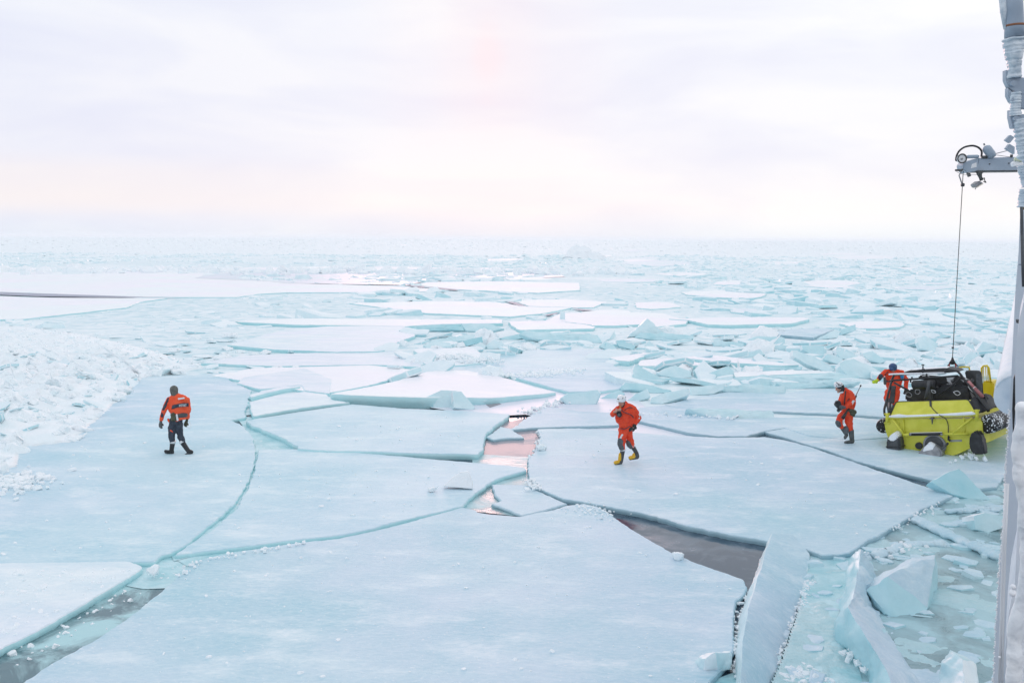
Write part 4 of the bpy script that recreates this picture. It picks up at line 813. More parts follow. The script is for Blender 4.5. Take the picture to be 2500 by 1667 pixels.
# ------------------------------------------------------------------ generic builders for made things
def add_box(bm, lo, hi, M=None):
    vv = [bm.verts.new(Vector((x, y, z))) for z in (lo[2], hi[2]) for y in (lo[1], hi[1]) for x in (lo[0], hi[0])]
    if M:
        for q in vv: q.co = M@q.co
    for f in ((0, 2, 3, 1), (4, 5, 7, 6), (0, 1, 5, 4), (2, 6, 7, 3), (0, 4, 6, 2), (1, 3, 7, 5)): bm.faces.new([vv[k] for k in f])
def add_tube(bm, pts, r, K=10, caps=True, close=False):
    pts = [Vector(p) for p in pts]; n = len(pts); rings = []
    rs = r if isinstance(r, (list, tuple)) else [r]*n
    prev = None
    for i, p in enumerate(pts):
        if close: t = pts[(i+1) % n]-pts[i-1]
        else: t = pts[min(i+1, n-1)]-pts[max(i-1, 0)]
        t.normalize()
        if prev is None: u = t.orthogonal().normalized()
        else: u = (prev-t*prev.dot(t)).normalized()
        prev = u; w_ = t.cross(u)
        rings.append([bm.verts.new(p+(u*math.cos(2*math.pi*k/K)+w_*math.sin(2*math.pi*k/K))*rs[i]) for k in range(K)])
    for i in range(n if close else n-1):
        A, B = rings[i], rings[(i+1) % n]
        for k in range(K): bm.faces.new((A[k], A[(k+1) % K], B[(k+1) % K], B[k]))
    if caps and not close: bm.faces.new(rings[0][::-1]); bm.faces.new(rings[-1])
def add_prism(bm, poly, off):
    """closed polygon of 3-D points swept by off"""
    A = [bm.verts.new(Vector(p)) for p in poly]; B = [bm.verts.new(Vector(p)+Vector(off)) for p in poly]; n = len(A)
    bm.faces.new(A); bm.faces.new(B[::-1])
    for i in range(n): bm.faces.new((A[i], B[i], B[(i+1) % n], A[(i+1) % n]))
def tube_obj(name, pts, r, m, parent=None, K=10, close=False):
    bm = bmesh.new(); add_tube(bm, pts, r, K, close=close); return bm_obj(name, bm, m, parent)
def prism_obj(name, poly, off, m, parent=None, bevel=0.0, seg=2):
    bm = bmesh.new(); add_prism(bm, poly, off)
    if bevel: bmesh.ops.bevel(bm, geom=bm.edges, offset=bevel, segments=seg, affect='EDGES')
    o = bm_obj(name, bm, m, parent); edges_sharp(o, 35); return o
def box_obj(name, lo, hi, m, parent=None, bevel=0.0, M=None):
    bm = bmesh.new(); add_box(bm, lo, hi, M)
    if bevel: bmesh.ops.bevel(bm, geom=bm.edges, offset=bevel, segments=2, affect='EDGES')
    o = bm_obj(name, bm, m, parent); edges_sharp(o, 35); return o
def arc(pts, n=6):
    """Catmull-Rom through points"""
    P = [Vector(p) for p in pts]; out = []
    for i in range(len(P)-1):
        p0, p1, p2, p3 = P[max(i-1, 0)], P[i], P[i+1], P[min(i+2, len(P)-1)]
        for s in range(n):
            t = s/n; out.append(.5*((2*p1)+(p2-p0)*t+(2*p0-5*p1+4*p2-p3)*t*t+(3*p1-p0-3*p2+p3)*t**3))
    out.append(P[-1]); return out

M_HULL = noisy('ship_paint', (0.56, 0.64, 0.73), (0.68, 0.75, 0.82), 1.2, 0.4, 0.1, 3)
M_HULL2 = noisy('frosted_ship_paint', (0.58, 0.66, 0.74), (0.78, 0.83, 0.88), 2.5, 0.5, 0.3, 9)
M_GREY = noisy('crane_paint', (0.30, 0.38, 0.47), (0.38, 0.46, 0.55), 2.0, 0.38, 0.08, 8)
M_SNOWC = noisy('caked_snow', (0.86, 0.90, 0.94), (0.95, 0.96, 0.97), 6, 0.7, 0.6, 14, dist=.03)
M_ICEC = noisy('crane_icing', (0.46, 0.56, 0.64), (0.72, 0.79, 0.84), 9, 0.22, 0.7, 12, dist=.03)
M_BLACK = noisy('black_rubber', (0.010, 0.011, 0.013), (0.03, 0.032, 0.036), 8, 0.5, 0.2)
M_DGREY = noisy('dark_grey_gear', (0.04, 0.045, 0.05), (0.09, 0.095, 0.10), 5, 0.5, 0.2)
M_STEEL = noisy('grey_steel', (0.20, 0.21, 0.23), (0.34, 0.35, 0.37), 7, 0.4, 0.1)
M_RUST = mat('rust_band', (0.28, 0.12, 0.06), 0.7)
M_YEL = noisy('boat_yellow', (0.64, 0.63, 0.05), (0.73, 0.71, 0.09), 3.2, 0.45, 0.15, 6, lo=.4, hi=.62)
M_YEL2 = noisy('warm_yellow', (0.80, 0.62, 0.02), (0.85, 0.68, 0.04), 3, 0.35, 0.05)
M_WHITE = mat('white_plastic', (0.80, 0.82, 0.84), 0.35)
M_ORANGE = noisy('orange_suit_fabric', (0.74, 0.045, 0.012), (0.84, 0.075, 0.02), 7, 0.75, 0.6, 16, dist=.02)
M_ORANGE2 = noisy('bright_orange_jacket', (0.84, 0.085, 0.025), (0.90, 0.12, 0.04), 7, 0.75, 0.5, 16, dist=.02)
M_NAVY = noisy('navy_fabric', (0.018, 0.026, 0.042), (0.05, 0.065, 0.09), 9, 0.8, 0.5, 18, dist=.02)
M_PATCH = noisy('grey_reinforcement', (0.07, 0.08, 0.09), (0.12, 0.13, 0.14), 9, 0.8, 0.3)
M_REFL = mat('reflective_tape', (0.72, 0.74, 0.76), 0.3)
M_SKIN = mat('skin', (0.52, 0.27, 0.20), 0.55)
M_KNIT = noisy('grey_knit', (0.08, 0.085, 0.08), (0.17, 0.17, 0.15), 40, 0.9, 0.5, 60)
M_OLIVE = noisy('olive_canvas', (0.05, 0.055, 0.035), (0.10, 0.10, 0.06), 10, 0.8, 0.3)
M_BOOTY = mat('yellow_rubber', (0.72, 0.42, 0.02), 0.4)
M_BOOTG = noisy('grey_boot', (0.07, 0.08, 0.08), (0.12, 0.125, 0.12), 9, 0.7, 0.2)
M_BLUE = noisy('blue_cap', (0.02, 0.06, 0.17), (0.04, 0.10, 0.24), 9, 0.6, 0.2)
M_HIVIS = mat('lime_glove', (0.55, 0.72, 0.03), 0.6)
M_RED = mat('red_strap', (0.45, 0.03, 0.03), 0.5)
M_PINK = noisy('faded_red_tube', (0.42, 0.14, 0.14), (0.55, 0.24, 0.24), 8, 0.6, 0.1)
M_LAMP = mat('lamp_glass', (0.8, 0.72, 0.6), 0.2)
def speckle_mat():
    m = mat('snow_speckled_fender', (0.012, 0.013, 0.016), 0.5); t = m.node_tree; n = t.nodes; l = t.links; p = n['Principled BSDF']
    tcn = n.new('ShaderNodeTexCoord'); vo = n.new('ShaderNodeTexVoronoi'); vo.inputs['Scale'].default_value = 17; vo.feature = 'F1'; l.new(tcn.outputs['Object'], vo.inputs['Vector'])
    nz = n.new('ShaderNodeTexNoise'); nz.inputs['Scale'].default_value = 2.2; l.new(tcn.outputs['Object'], nz.inputs['Vector'])
    ad = n.new('ShaderNodeMath'); ad.operation = 'MULTIPLY_ADD'; ad.inputs[1].default_value = -1.2; l.new(nz.outputs['Fac'], ad.inputs[0]); l.new(vo.outputs['Distance'], ad.inputs[2])
    r = ramp(n, [(0.0, (.80, .84, .88)), (0.04, (.012, .013, .016))]); ad2 = n.new('ShaderNodeMath'); ad2.operation = 'ADD'; ad2.inputs[1].default_value = 0.30; l.new(ad.outputs[0], ad2.inputs[0]); l.new(ad2.outputs[0], r.inputs[0]); l.new(r.outputs[0], p.inputs['Base Color'])
    return m
M_SPECK = speckle_mat()

# ------------------------------------------------------------------ the ship's side at the right edge
TH = math.atan2(1174/2287, 1.0)
SD = Vector((math.sin(TH), math.cos(TH), 0)); SN = Vector((math.cos(TH), -math.sin(TH), 0))   # along the hull / into the ship
def OnPlane(x, y, dist, off=None):          # pixel on the vertical plane across the hull direction at that distance
    q = ray(x, y); t = dist/q.dot(SD); return CAM+q*t
ship = empty('ship', (SD*7).to_tuple(), 'pale grey ship side seen edge on at the right edge of the scene', 'ship')
def P_loc(L_): return [p-ship.location for p in L_]
hull_edge = [(2491, 513), (2487, 612), (2479, 712), (2474, 811), (2469, 920), (2464, 1000), (2458, 1100), (2453, 1183), (2446, 1317), (2438, 1407), (2431, 1534), (2424, 1667), (2420, 1740)]
poly = [OnPlane(x, y, 9.0) for x, y in hull_edge]+[OnPlane(2620, 1740, 9.0), OnPlane(2620, 505, 9.0)]
prism_obj('hull_plate', P_loc(poly), SD*20, M_HULL, ship, .01)
ed2 = [(2501, 700), (2499, 738), (2489, 778), (2482, 840), (2478, 894), (2479, 1000), (2474, 1080), (2472, 1130), (2480, 1190), (2486, 1240), (2484, 1300), (2478, 1420), (2462, 1500), (2452, 1600), (2450, 1740)]
poly = [OnPlane(x, y, 6.5) for x, y in ed2]+[OnPlane(2600, 1740, 6.5), OnPlane(2600, 700, 6.5)]
prism_obj('bulwark', P_loc(poly), SD*1.2, M_HULL2, ship, .01)
poly = [OnPlane(x, y, 8.6) for x, y in [(2474, 925), (2485, 900), (2486, 1000), (2481, 1090), (2474, 1110), (2471, 1000)]]
prism_obj('slot_shade', P_loc(poly), SD*.12, M_BLACK, ship)  # black strip put in for the shade of the gap beside the bulwark
for x0, x1 in ((2449, 2446), (2444, 2437)):
    tube_obj('hull_line', P_loc([OnPlane(x0+12, 1180, 8.8), OnPlane(x0+5, 1330, 8.8), OnPlane(x0, 1500, 8.8), OnPlane(x1, 1740, 8.8)]), .010, M_WHITE, ship)  # white tubes put in for the bright highlight lines down the hull
tube_obj('hull_line', P_loc([OnPlane(2494, 505, 8.8), OnPlane(2497, 640, 8.8), OnPlane(2499, 700, 8.8)]), .012, M_PATCH, ship)
tube_obj('seam', P_loc([OnPlane(2486, 646, 8.95), OnPlane(2505, 646, 8.95)]), .006, M_GREY, ship)
poly = [OnPlane(x, y, 8.7) for x, y in [(2480, 781), (2497, 782), (2497, 790), (2490, 791), (2481, 788)]]
prism_obj('hull_bracket', P_loc(poly), SD*.1, M_DGREY, ship)
# half-round strake
prof = []
c0 = OnPlane(2470, 968, 20); zc = c0.z
tp = OnPlane(2468, 918, 20); bt = OnPlane(2466, 1012, 20); lf = OnPlane(2426, 955, 20)
wN = abs((lf-c0).dot(SN)); hu = tp.z-zc; hd = zc-bt.z
for k in range(15):
    t = R(90+180*k/14); cs, sn = math.cos(t), math.sin(t)
    prof.append(c0+SN*(cs*wN)+Vector((0, 0, (hu if sn > 0 else hd)*sn)))
prof += [c0+SN*.25+Vector((0, 0, -hd)), c0+SN*.25+Vector((0, 0, hu))]
st = prism_obj('strake', P_loc(prof), SD*60, M_HULL2, ship)
bm = bmesh.new(); rings = []
for s in range(40):
    dd = SD*(s*1.3-.02); row = []
    for k in range(9):
        t = R(62+92*k/8); rr = 1.035+.05*noise.noise(Vector((s*.8, k*.5, 0)))
        row.append(bm.verts.new(c0-ship.location+dd+SN*(math.cos(t)*wN*rr)+Vector((0, 0, hu*math.sin(t)*rr))))
    rings.append(row)
for i in range(39):
    for k in range(8): bm.faces.new((rings[i][k], rings[i][k+1], rings[i+1][k+1], rings[i+1][k]))
sn_ = bm_obj('strake_snow', bm, M_SNOWC, ship); md = sn_.modifiers.new('s', 'SOLIDIFY'); md.thickness = .03
# snow caked on the near bulwark
bm = bmesh.new()
edge = [(2492, 985), (2484, 1035), (2474, 1095), (2478, 1140), (2485, 1200), (2490, 1260), (2495, 1310), (2497, 1350), (2494, 1400), (2486, 1440), (2478, 1480), (2468, 1520), (2463, 1560), (2465, 1610), (2460, 1680), (2460, 1740)]
ep = arc([OnPlane(x+14, y, 5.6) for x, y in edge], 14)
add_tube(bm, P_loc(ep), [.038]*len(ep), 12)
poly = [OnPlane(x+14, y, 5.65) for x, y in edge]+[OnPlane(2640, 1740, 5.65), OnPlane(2640, 1060, 5.65)]
add_prism(bm, P_loc(poly), SD*.35)
cr_ = bm_obj('snow_crust', bm, M_SNOWC, ship); rm = cr_.modifiers.new('j', 'REMESH'); rm.mode = 'VOXEL'; rm.voxel_size = .012; rm.use_smooth_shade = True
tx = bpy.data.textures.new('crust', 'CLOUDS'); tx.noise_scale = .09; tx.noise_depth = 4; dm = cr_.modifiers.new('d', 'DISPLACE'); dm.texture = tx; dm.strength = .035; dm.mid_level = .5
dm2 = cr_.modifiers.new('s', 'SMOOTH'); dm2.iterations = 2
for (x, y, r_) in ((2474, 1432, .016), (2472, 1446, .022), (2440, 1603, .010)):
    bm = bmesh.new(); bmesh.ops.create_icosphere(bm, subdivisions=2, radius=r_)
    for q in bm.verts: q.co *= 1+.25*noise.noise(q.co*40+Vector((x, y, 0)))
    bm_obj('snow_clump', bm, M_SNOWC, ship, loc=OnPlane(x, y, 6.3 if x > 2450 else 8.7)-ship.location)
pts_ = [OnPlane(x-1, y, 8.9) for x, y in hull_edge[5:]]
bm = bmesh.new(); ap = arc(pts_, 60)
for i, p in enumerate(ap):
    if random.random() < .75:
        M_ = Matrix.Translation(p-ship.location+Vector((random.uniform(-.006, .01), 0, 0))); bmesh.ops.create_icosphere(bm, subdivisions=1, radius=random.uniform(.003, .009), matrix=M_)
bm_obj('edge_frost', bm, M_SNOWC, ship)['kind'] = 'stuff'

# ------------------------------------------------------------------ davit crane
hook_xy = AtY(*(2325.5, 873), 29.0)
YB = 29.0
z2 = lambda x, y: (2300+x/7.125, 300+y/7.125)
def C2(x, y, dy=0): return AtY(*z2(x, y), YB+dy)
crane = empty('davit_crane', C2(900, 720).to_tuple(), 'grey davit arm reaching out from the ship with sheave and lamp', 'crane')
def cl(L_): return [p-crane.location for p in L_]
o = prism_obj('boom', cl([C2(640, 612), C2(1250, 596), C2(1700, 585), C2(1700, 812), C2(1320, 825), C2(610, 838)]), (0, .38, 0), M_GREY, crane, .015)
prism_obj('boom_flange', cl([C2(600, 838), C2(1320, 822), C2(1700, 812), C2(1700, 836), C2(1320, 846), C2(640, 852)]), (0, .5, 0), M_DGREY, crane)
prism_obj('boom_head', cl([C2(360, 735), C2(385, 690), C2(430, 676), C2(640, 612), C2(640, 830), C2(560, 845), C2(440, 872), C2(375, 812)]), (0, .42, 0), M_GREY, crane, .015)
prism_obj('head_window', cl([C2(520, 720, -.01), C2(600, 690, -.01), C2(600, 770, -.01), C2(500, 795, -.01)]), (0, .02, 0), M_WHITE, crane)
prism_obj('lug', cl([C2(445, 870), C2(490, 868), C2(508, 925), C2(472, 942)]), (0, .1, 0), M_DGREY, crane)
def disc(name, x, y, r, th, m, parent, base, dy=0, K=28):
    c_ = C2(x, y, dy)-base; bm = bmesh.new(); add_tube(bm, [c_, c_+Vector((0, th, 0))], r*YB/F/7.125, K); o = bm_obj(name, bm, m, parent); edges_sharp(o, 30); return o
disc('sheave', 350, 622, 74, .12, M_WHITE, crane, crane.location, -.12)
bm = bmesh.new(); cc = C2(350, 622, -.13)-crane.location; rr = 74*YB/F/7.125
add_tube(bm, [cc+Vector((math.cos(t)*rr, 0, math.sin(t)*rr)) for t in [k*math.pi/16 for k in range(32)]], .02, 6, close=True); bm_obj('sheave_rim', bm, M_DGREY, crane)
disc('sheave_hub', 350, 628, 16, .2, M_STEEL, crane, crane.location, -.16)
tube_obj('motor', cl([C2(430, 596), C2(455, 592), C2(615, 588), C2(635, 592)]), [.04, .052, .052, .04], M_GREY, crane, 14)
tube_obj('hydraulic_hose', cl(arc([C2(262, 655), C2(243, 650), C2(255, 570), C2(300, 490), C2(380, 430), C2(470, 405), C2(550, 402), C2(630, 430), C2(680, 480), C2(690, 530), C2(682, 592)], 5)), .028, M_BLACK, crane, 8)
tube_obj('accumulator', cl([C2(752, 405), C2(762, 425), C2(785, 460), C2(855, 555), C2(885, 598)]), [.05, .11, .128, .128, .10], M_GREY, crane, 18)
tube_obj('valve', cl([C2(740, 395), C2(725, 360)]), .025, M_STEEL, crane, 6)
for (x, y) in ((830, 718), (1165, 704)):
    disc('bolt', x, y, 12, .03, M_DGREY, crane, crane.location, -.02, 10)
tube_obj('guy_wire', cl([C2(925, 540), C2(1160, 480)]), .012, M_STEEL, crane, 6)
tube_obj('guy_wire', cl([C2(925, 560), C2(1200, 600)]), .008, M_STEEL, crane, 6)
tube_obj('stud', cl([C2(1205, 600), C2(1210, 555)]), .04, M_DGREY, crane, 6)
tube_obj('pipe_fitting', cl([C2(690, 600), C2(780, 598)]), .045, M_DGREY, crane, 8)
lmp = prism_obj('work_lamp', cl([C2(570, 1070), C2(650, 1010), C2(715, 1045), C2(600, 1120)]), (0, .3, 0), M_STEEL, crane, .01)
tube_obj('lamp_bracket', cl([C2(655, 850), C2(650, 900), C2(668, 950), C2(690, 1000)]), [.12, .07, .05, .06], M_DGREY, crane, 8)
prism_obj('lamp_glass', cl([C2(604, 1118, -.02), C2(713, 1050, -.02), C2(722, 1062, -.02), C2(612, 1130, -.02)]), (0, .28, 0), M_LAMP, lmp)
tube_obj('lamp_cable', cl(arc([C2(690, 990), C2(735, 960), C2(740, 1000), C2(765, 1040), C2(720, 1020)], 4)), .014, M_DGREY, crane, 6)
tube_obj('rope_tail', cl([C2(595, 1115), C2(575, 1160)]), .012, M_STEEL, crane, 6)
tube_obj('guard_arm', cl([C2(228, 826), C2(330, 826), C2(362, 812)]), .03, M_DGREY, crane, 6)
tube_obj('guard_wire', cl([C2(355, 815), C2(295, 915), C2(350, 1075)]), .018, M_STEEL, crane, 6)
tube_obj('guard_wire', cl([C2(250, 850), C2(300, 880), C2(400, 905), C2(620, 905)]), .006, M_STEEL, crane, 6)
tube_obj('wire_ring', cl([C2(335, 1080), C2(382, 1080)]), .05, M_DGREY, crane, 8)
# flood lamps beside the column
for (q, lab) in ((((1105, 300), (1190, 212), (1262, 255), (1185, 352)), 'upper'), (((1112, 448), (1175, 368), (1265, 420), (1262, 545)), 'lower')):
    o = prism_obj('flood_lamp', [C2(x, y, -2)-C2(*q[0], -2) for x, y in q], (0, .12, 0), M_GREY, None, .004); o.location = C2(*q[0], -2)
    tag(o, lab+' of the two grey flood lamps beside the iced column', 'lamp')
# iced column (knuckle boom folded along the right edge), nearer the camera
YC = 14.0
z3 = lambda x, y: (2400+x/5.23, y/5.23)
def K3(x, y, dy=0): return AtY(*z3(x, y), YC+dy)
def K2(x, y, dy=0): return AtY(*z2(x, y), YC+dy)
col_ = empty('crane_column', K3(400, 800).to_tuple(), 'grey iced crane column hanging along the upper right edge', 'crane column')
def kl(L_): return [p-col_.location for p in L_]
pxm = YC/F
tube_obj('cylinder_barrel', kl([K3(375, -120), K3(392, 130), K3(398, 330), K3(400, 480)]), [x*pxm for x in (22.5, 21, 22, 22)], M_GREY, col_, 24)
tube_obj('rust_band', kl([K3(400, 318), K3(400, 345)]), 22.6*pxm, M_RUST, col_, 24)
def iced(name, A, Bp, r0, r1, m, seed=0, amp=.22, n=60, par=None):
    bm = bmesh.new(); pts = [A.lerp(Bp, i/(n-1)) for i in range(n)]
    add_tube(bm, pts, [(r0+(r1-r0)*i/(n-1))*(1+amp*.07*math.sin(i*.9+seed)+amp*.9*noise.noise(Vector((i*.22, seed, 0)))) for i in range(n)], 20)
    for q in bm.verts: q.co += Vector((noise.noise(q.co*5+Vector((seed, 0, 0))), noise.noise(q.co*5), 0))*r0*.22+Vector((noise.noise(q.co*14), 0, noise.noise(q.co*11)))*r0*.12
    return bm_obj(name, bm, m, par or col_)
iced('iced_sleeve', *kl([K3(395, 490), K3(405, 1000)]), 25*pxm, 17*pxm, M_ICEC, 1)
tube_obj('rope_bundle', kl([K3(255, -60), K3(262, 150), K3(280, 380)]), [.06, .05, .02], M_ICEC, col_, 8)
for (pl_2, nm) in (([(292, 895), (330, 905), (350, 980), (560, 1000), (720, 1010), (720, 1215), (460, 1205), (340, 1130), (292, 1030)], 'clevis_plate'),
                   ([(322, 1118), (345, 1160), (400, 1210), (720, 1212), (720, 1395), (520, 1390), (400, 1330), (360, 1300), (322, 1225)], 'clevis_plate'),
                   ([(350, 1400), (390, 1460), (720, 1470), (720, 1640), (380, 1640), (350, 1500)], 'clevis_plate')):
    prism_obj(nm, kl([K3(x, y) for x, y in pl_2]), (0, .10, 0), M_GREY, col_, .006)
for (x, y) in ((395, 1065), (410, 1270), (430, 1515)):
    bm = bmesh.new(); c_ = K3(x, y, -.05)-col_.location; add_tube(bm, [c_, c_+Vector((0, .06, 0))], 7*pxm, 16); q = bm_obj('pin', bm, M_GREY, col_); edges_sharp(q, 30)
iced('iced_sleeve', *kl([K3(420, 1180), K3(415, 1480)]), 12*pxm, 13*pxm, M_ICEC, 4)
iced('iced_rod', *kl([K2(1330, -60), K2(1400, 480)]), 13*pxm, 13*pxm, M_ICEC, 7, .3)
iced('iced_rod', *kl([K2(1400, 100), K2(1430, 700)]), 12*pxm, 15*pxm, M_ICEC, 9, .3)
iced('iced_rod', *kl([K2(1410, 740), K2(1460, 1120)]), 12*pxm, 10*pxm, M_ICEC, 12, .3)
prism_obj('lashing', kl([K2(x, y, -.25) for x, y in [(1232, 690), (1300, 655), (1420, 690), (1430, 735), (1330, 745), (1245, 762)]]), (0, .08, 0), M_SNOWC, col_, .008)
prism_obj('lashing', kl([K2(x, y, -.27) for x, y in [(1262, 650), (1290, 590), (1312, 640), (1400, 668), (1400, 680), (1300, 668)]]), (0, .05, 0), noisy('greenish_frost', (0.5, 0.58, 0.35), (0.75, 0.8, 0.7), 9), col_, .006)
iced('iced_boot', *kl([K2(1430, 1150), K2(1425, 1470)]), 10*pxm, 16*pxm, M_ICEC, 15, .25)
tube_obj('brass_pipe', kl([K2(1405, 1460), K2(1412, 1700), K2(1418, 2000)]), .022, mat('brass', (0.35, 0.24, 0.12), .4), col_, 8)

# ------------------------------------------------------------------ lifting wire and hook
zz = lambda x, y: (2050+x/5.227, 850+y/5.227)
top_ = AtY(*z2(368, 842), YB); hk = AtY(*zz(1440, 120), YB)
wire = empty('lifting_wire', hk.to_tuple(), 'thin grey wire hanging from the davit down to the boat hook', 'wire')
tube_obj('wire', [Vector((0, 0, 0)), top_-hk], .011, M_DGREY, wire, 6)
tube_obj('hook_block', [p-hk for p in (AtY(*zz(1440, 115), YB), AtY(*zz(1440, 150), YB), AtY(*zz(1438, 190), YB), AtY(*zz(1438, 205), YB))], [.02, .045, .10, .05], M_BLACK, wire, 10)
tube_obj('clamp', [AtY(*zz(1444, -16), YB)-hk, AtY(*zz(1443, 2), YB)-hk], .035, M_BLACK, wire, 8)
def ring(pts, r, m, nm, par, base): tube_obj(nm, [p-base for p in arc(pts+[pts[0]], 4)], r, m, par, 8)
ring([AtY(*zz(x, y), YB) for x, y in [(1400, 200), (1440, 190), (1478, 205), (1475, 255), (1400, 262)]], .022, M_RED, 'shackle', wire, hk)
ring([AtY(*zz(x, y), YB) for x, y in [(1380, 215), (1440, 180), (1500, 215), (1500, 262), (1382, 258)]], .012, M_BLACK, 'sling', wire, hk)

# ------------------------------------------------------------------ yellow work boat
PSI = R(42); BH = Vector((math.sin(PSI), math.cos(PSI), 0)); BR = Vector((math.cos(PSI), -math.sin(PSI), 0))
BO = G(*zz(1180, 1375), 0.0)
boat = empty('work_boat', BO.to_tuple(), 'yellow metal work boat with black cage, stern toward us, hanging on the lifting wire', 'boat', (0, 0, -PSI))
MBI = (Matrix.Translation(BO)@Matrix.Rotation(-PSI, 4, 'Z')).inverted()
def T(x, y, dy=0.0):                       # traced on a plane parallel to the transom, dy metres toward the bow
    q = ray(*zz(x, y)); P0 = BO+BH*dy; t = (P0-CAM).dot(BH)/q.dot(BH); return MBI@(CAM+q*t)
def TT_(L_, dy=None): return [T(*(p if len(p) == 3 else (p[0], p[1], dy or 0))) for p in L_]
KM = 29/F/5.227
stern = TT_([(598, 900), (572, 960), (585, 1040), (602, 1100), (640, 1190), (780, 1292), (860, 1316), (1000, 1338), (1200, 1370), (1380, 1384), (1500, 1352), (1640, 1282), (1832, 1214), (1826, 1090), (1818, 950), (1778, 900)])
bm = bmesh.new(); secs = []
cx_ = sum(p.x for p in stern)/len(stern); zt = max(p.z for p in stern); zb = min(p.z for p in stern)
for dy, wq, up in ((0, 1, 0), (.5, 1.04, 0), (2.5, 1.05, .02), (4.0, .80, .12), (5.2, .42, .35), (5.9, .06, .6)):
    secs.append([bm.verts.new((cx_+(p.x-cx_)*wq, p.y+dy, p.z+up*(1-(p.z-zb)/(zt-zb)) + up*.3)) for p in stern])
n = len(stern)
for i in range(len(secs)-1):
    for k in range(n): bm.faces.new((secs[i][k], secs[i][(k+1) % n], secs[i+1][(k+1) % n], secs[i+1][k]))
bm.faces.new(secs[0]); bm.faces.new(secs[-1][::-1])
hull = bm_obj('hull', bm, M_YEL, boat); edges_sharp(hull, 28)
fl_b = TT_([(640, 866, .0), (1745, 838, .0)]); 
flap = prism_obj('transom_flap', TT_([(640, 868, .0), (668, 800, .10), (715, 700, .33), (745, 684, .35), (1615, 655, .35), (1645, 664, .34), (1700, 755, .18), (1742, 838, 0)]), (0, .05, .0), M_YEL, boat, .008)
tube_obj('flap_trim', TT_([(640, 868, -.0), (668, 798, .10), (715, 696, .33), (748, 682, .36), (1613, 653, .36), (1646, 662, .34), (1702, 755, .18), (1744, 838, 0)]), .018, M_BLACK, boat, 6)
def pl(y0, dy=.0):
    pass
tube_obj('stern_rail', TT_([(620, 885, -.05), (900, 876, -.05), (1290, 866, -.05), (1745, 848, -.05)]), .036, M_YEL, boat, 8)
tube_obj('rail_snow', TT_([(632, 872, -.06), (760, 864, -.06), (860, 868, -.06), (1290, 850, -.06), (1500, 843, -.06), (1690, 830, -.06), (1738, 838, -.06)]), [.03, .055, .035, .03, .045, .05, .02], M_SNOWC, boat, 8)
for (x, y0, y1) in ((605, 828, 950), (1750, 782, 912)):
    tube_obj('mooring_post', TT_([(x, y1, -.04), (x+2, y0, -.04)]), .048, M_YEL, boat, 12)
    for yy in (y0+8, y1): tube_obj('post_collar', TT_([(x-36, yy+3, -.04), (x+36, yy, -.04)]), .02, M_YEL, boat, 8)
for L_ in ([(672, 900, -.06), (822, 1108, -.14)], [(1690, 888, -.06), (1440, 1086, -.14)]):
    tube_obj('strut', TT_(L_), .03, M_YEL, boat, 8)
for L_, r_ in (([(815, 1108, -.14), (900, 1100, -.14)], .045), ([(1310, 1094, -.14), (1650, 1094, -.1)], .032), ([(812, 905, -.03), (822, 1100, -.05)], .018), ([(1584, 880, -.03), (1592, 1088, -.05)], .018), ([(740, 905, -.03), (760, 985, -.03)], .014)):
    tube_obj('frame_tube', TT_(L_), r_, M_YEL, boat, 8)
tube_obj('grab_bar', TT_([(892, 1099, -.16), (1308, 1090, -.16)]), .042, M_BLACK, boat, 10)
tube_obj('grab_bar_snow', TT_([(895, 1082, -.16), (1306, 1073, -.16)]), .014, M_SNOWC, boat, 6)
for x in (902, 1300): tube_obj('bar_end', TT_([(x, 1098, -.22), (x, 1097, -.15)]), .03, M_STEEL, boat, 10)
tube_obj('stern_line', arc(TT_([(1160, 675, .34), (1165, 735, .2), (1215, 800, .08), (1285, 860, -.1), (1350, 895, -.04), (1382, 970, -.04), (1386, 1060, -.04), (1388, 1150, -.05)]), 5), .012, M_OLIVE, boat, 6)
tube_obj('latch', TT_([(1182, 878, -.10), (1180, 968, -.10)]), [.035, .012], M_DGREY, boat, 8)
tube_obj('latch_bar', TT_([(1148, 896, -.10), (1212, 890, -.10)]), .018, M_DGREY, boat, 8)
tube_obj('line_end', TT_([(1158, 672, .34), (1162, 738, .2)]), .03, M_DGREY, boat, 8)
# water jet
cj = T(1212, 1232, -.03)
bm = bmesh.new(); rj = 118*KM
add_tube(bm, [cj+Vector((math.cos(t)*rj, 0, math.sin(t)*rj*.9)) for t in [k*math.pi/16 for k in range(32)]], .045, 8, close=True); bm_obj('jet_ring', bm, M_STEEL, boat)
bm = bmesh.new(); add_tube(bm, [cj+Vector((0, .02, 0)), cj+Vector((0, -.05, 0))], rj*.93, 24); q = bm_obj('jet_plate', bm, M_DGREY, boat); edges_sharp(q, 30)
nz_ = prism_obj('jet_bucket', TT_([(1130, 1206, -.32), (1175, 1222, -.32), (1240, 1262, -.30), (1290, 1300, -.30), (1305, 1345, -.34), (1290, 1388, -.40), (1210, 1408, -.42), (1100, 1400, -.42), (985, 1392, -.42), (978, 1368, -.42), (1005, 1338, -.40), (1085, 1270, -.36)]), (0, .32, 0), M_STEEL, boat, .04)
prism_obj('jet_snow', TT_([(1135, 1202, -.33), (1178, 1216, -.33), (1215, 1250, -.32), (1195, 1300, -.34), (1060, 1310, -.38), (1020, 1330, -.38), (1090, 1262, -.36)]), (0, .12, 0.02), M_SNOWC, boat, .02)
tube_obj('steering_ram', TT_([(1385, 1208, -.12), (1300, 1285, -.25)]), .032, M_DGREY, boat, 8)
tube_obj('steering_lever', TT_([(1392, 1125, -.06), (1388, 1165, -.08), (1412, 1178, -.08)]), .03, M_BLACK, boat, 8)
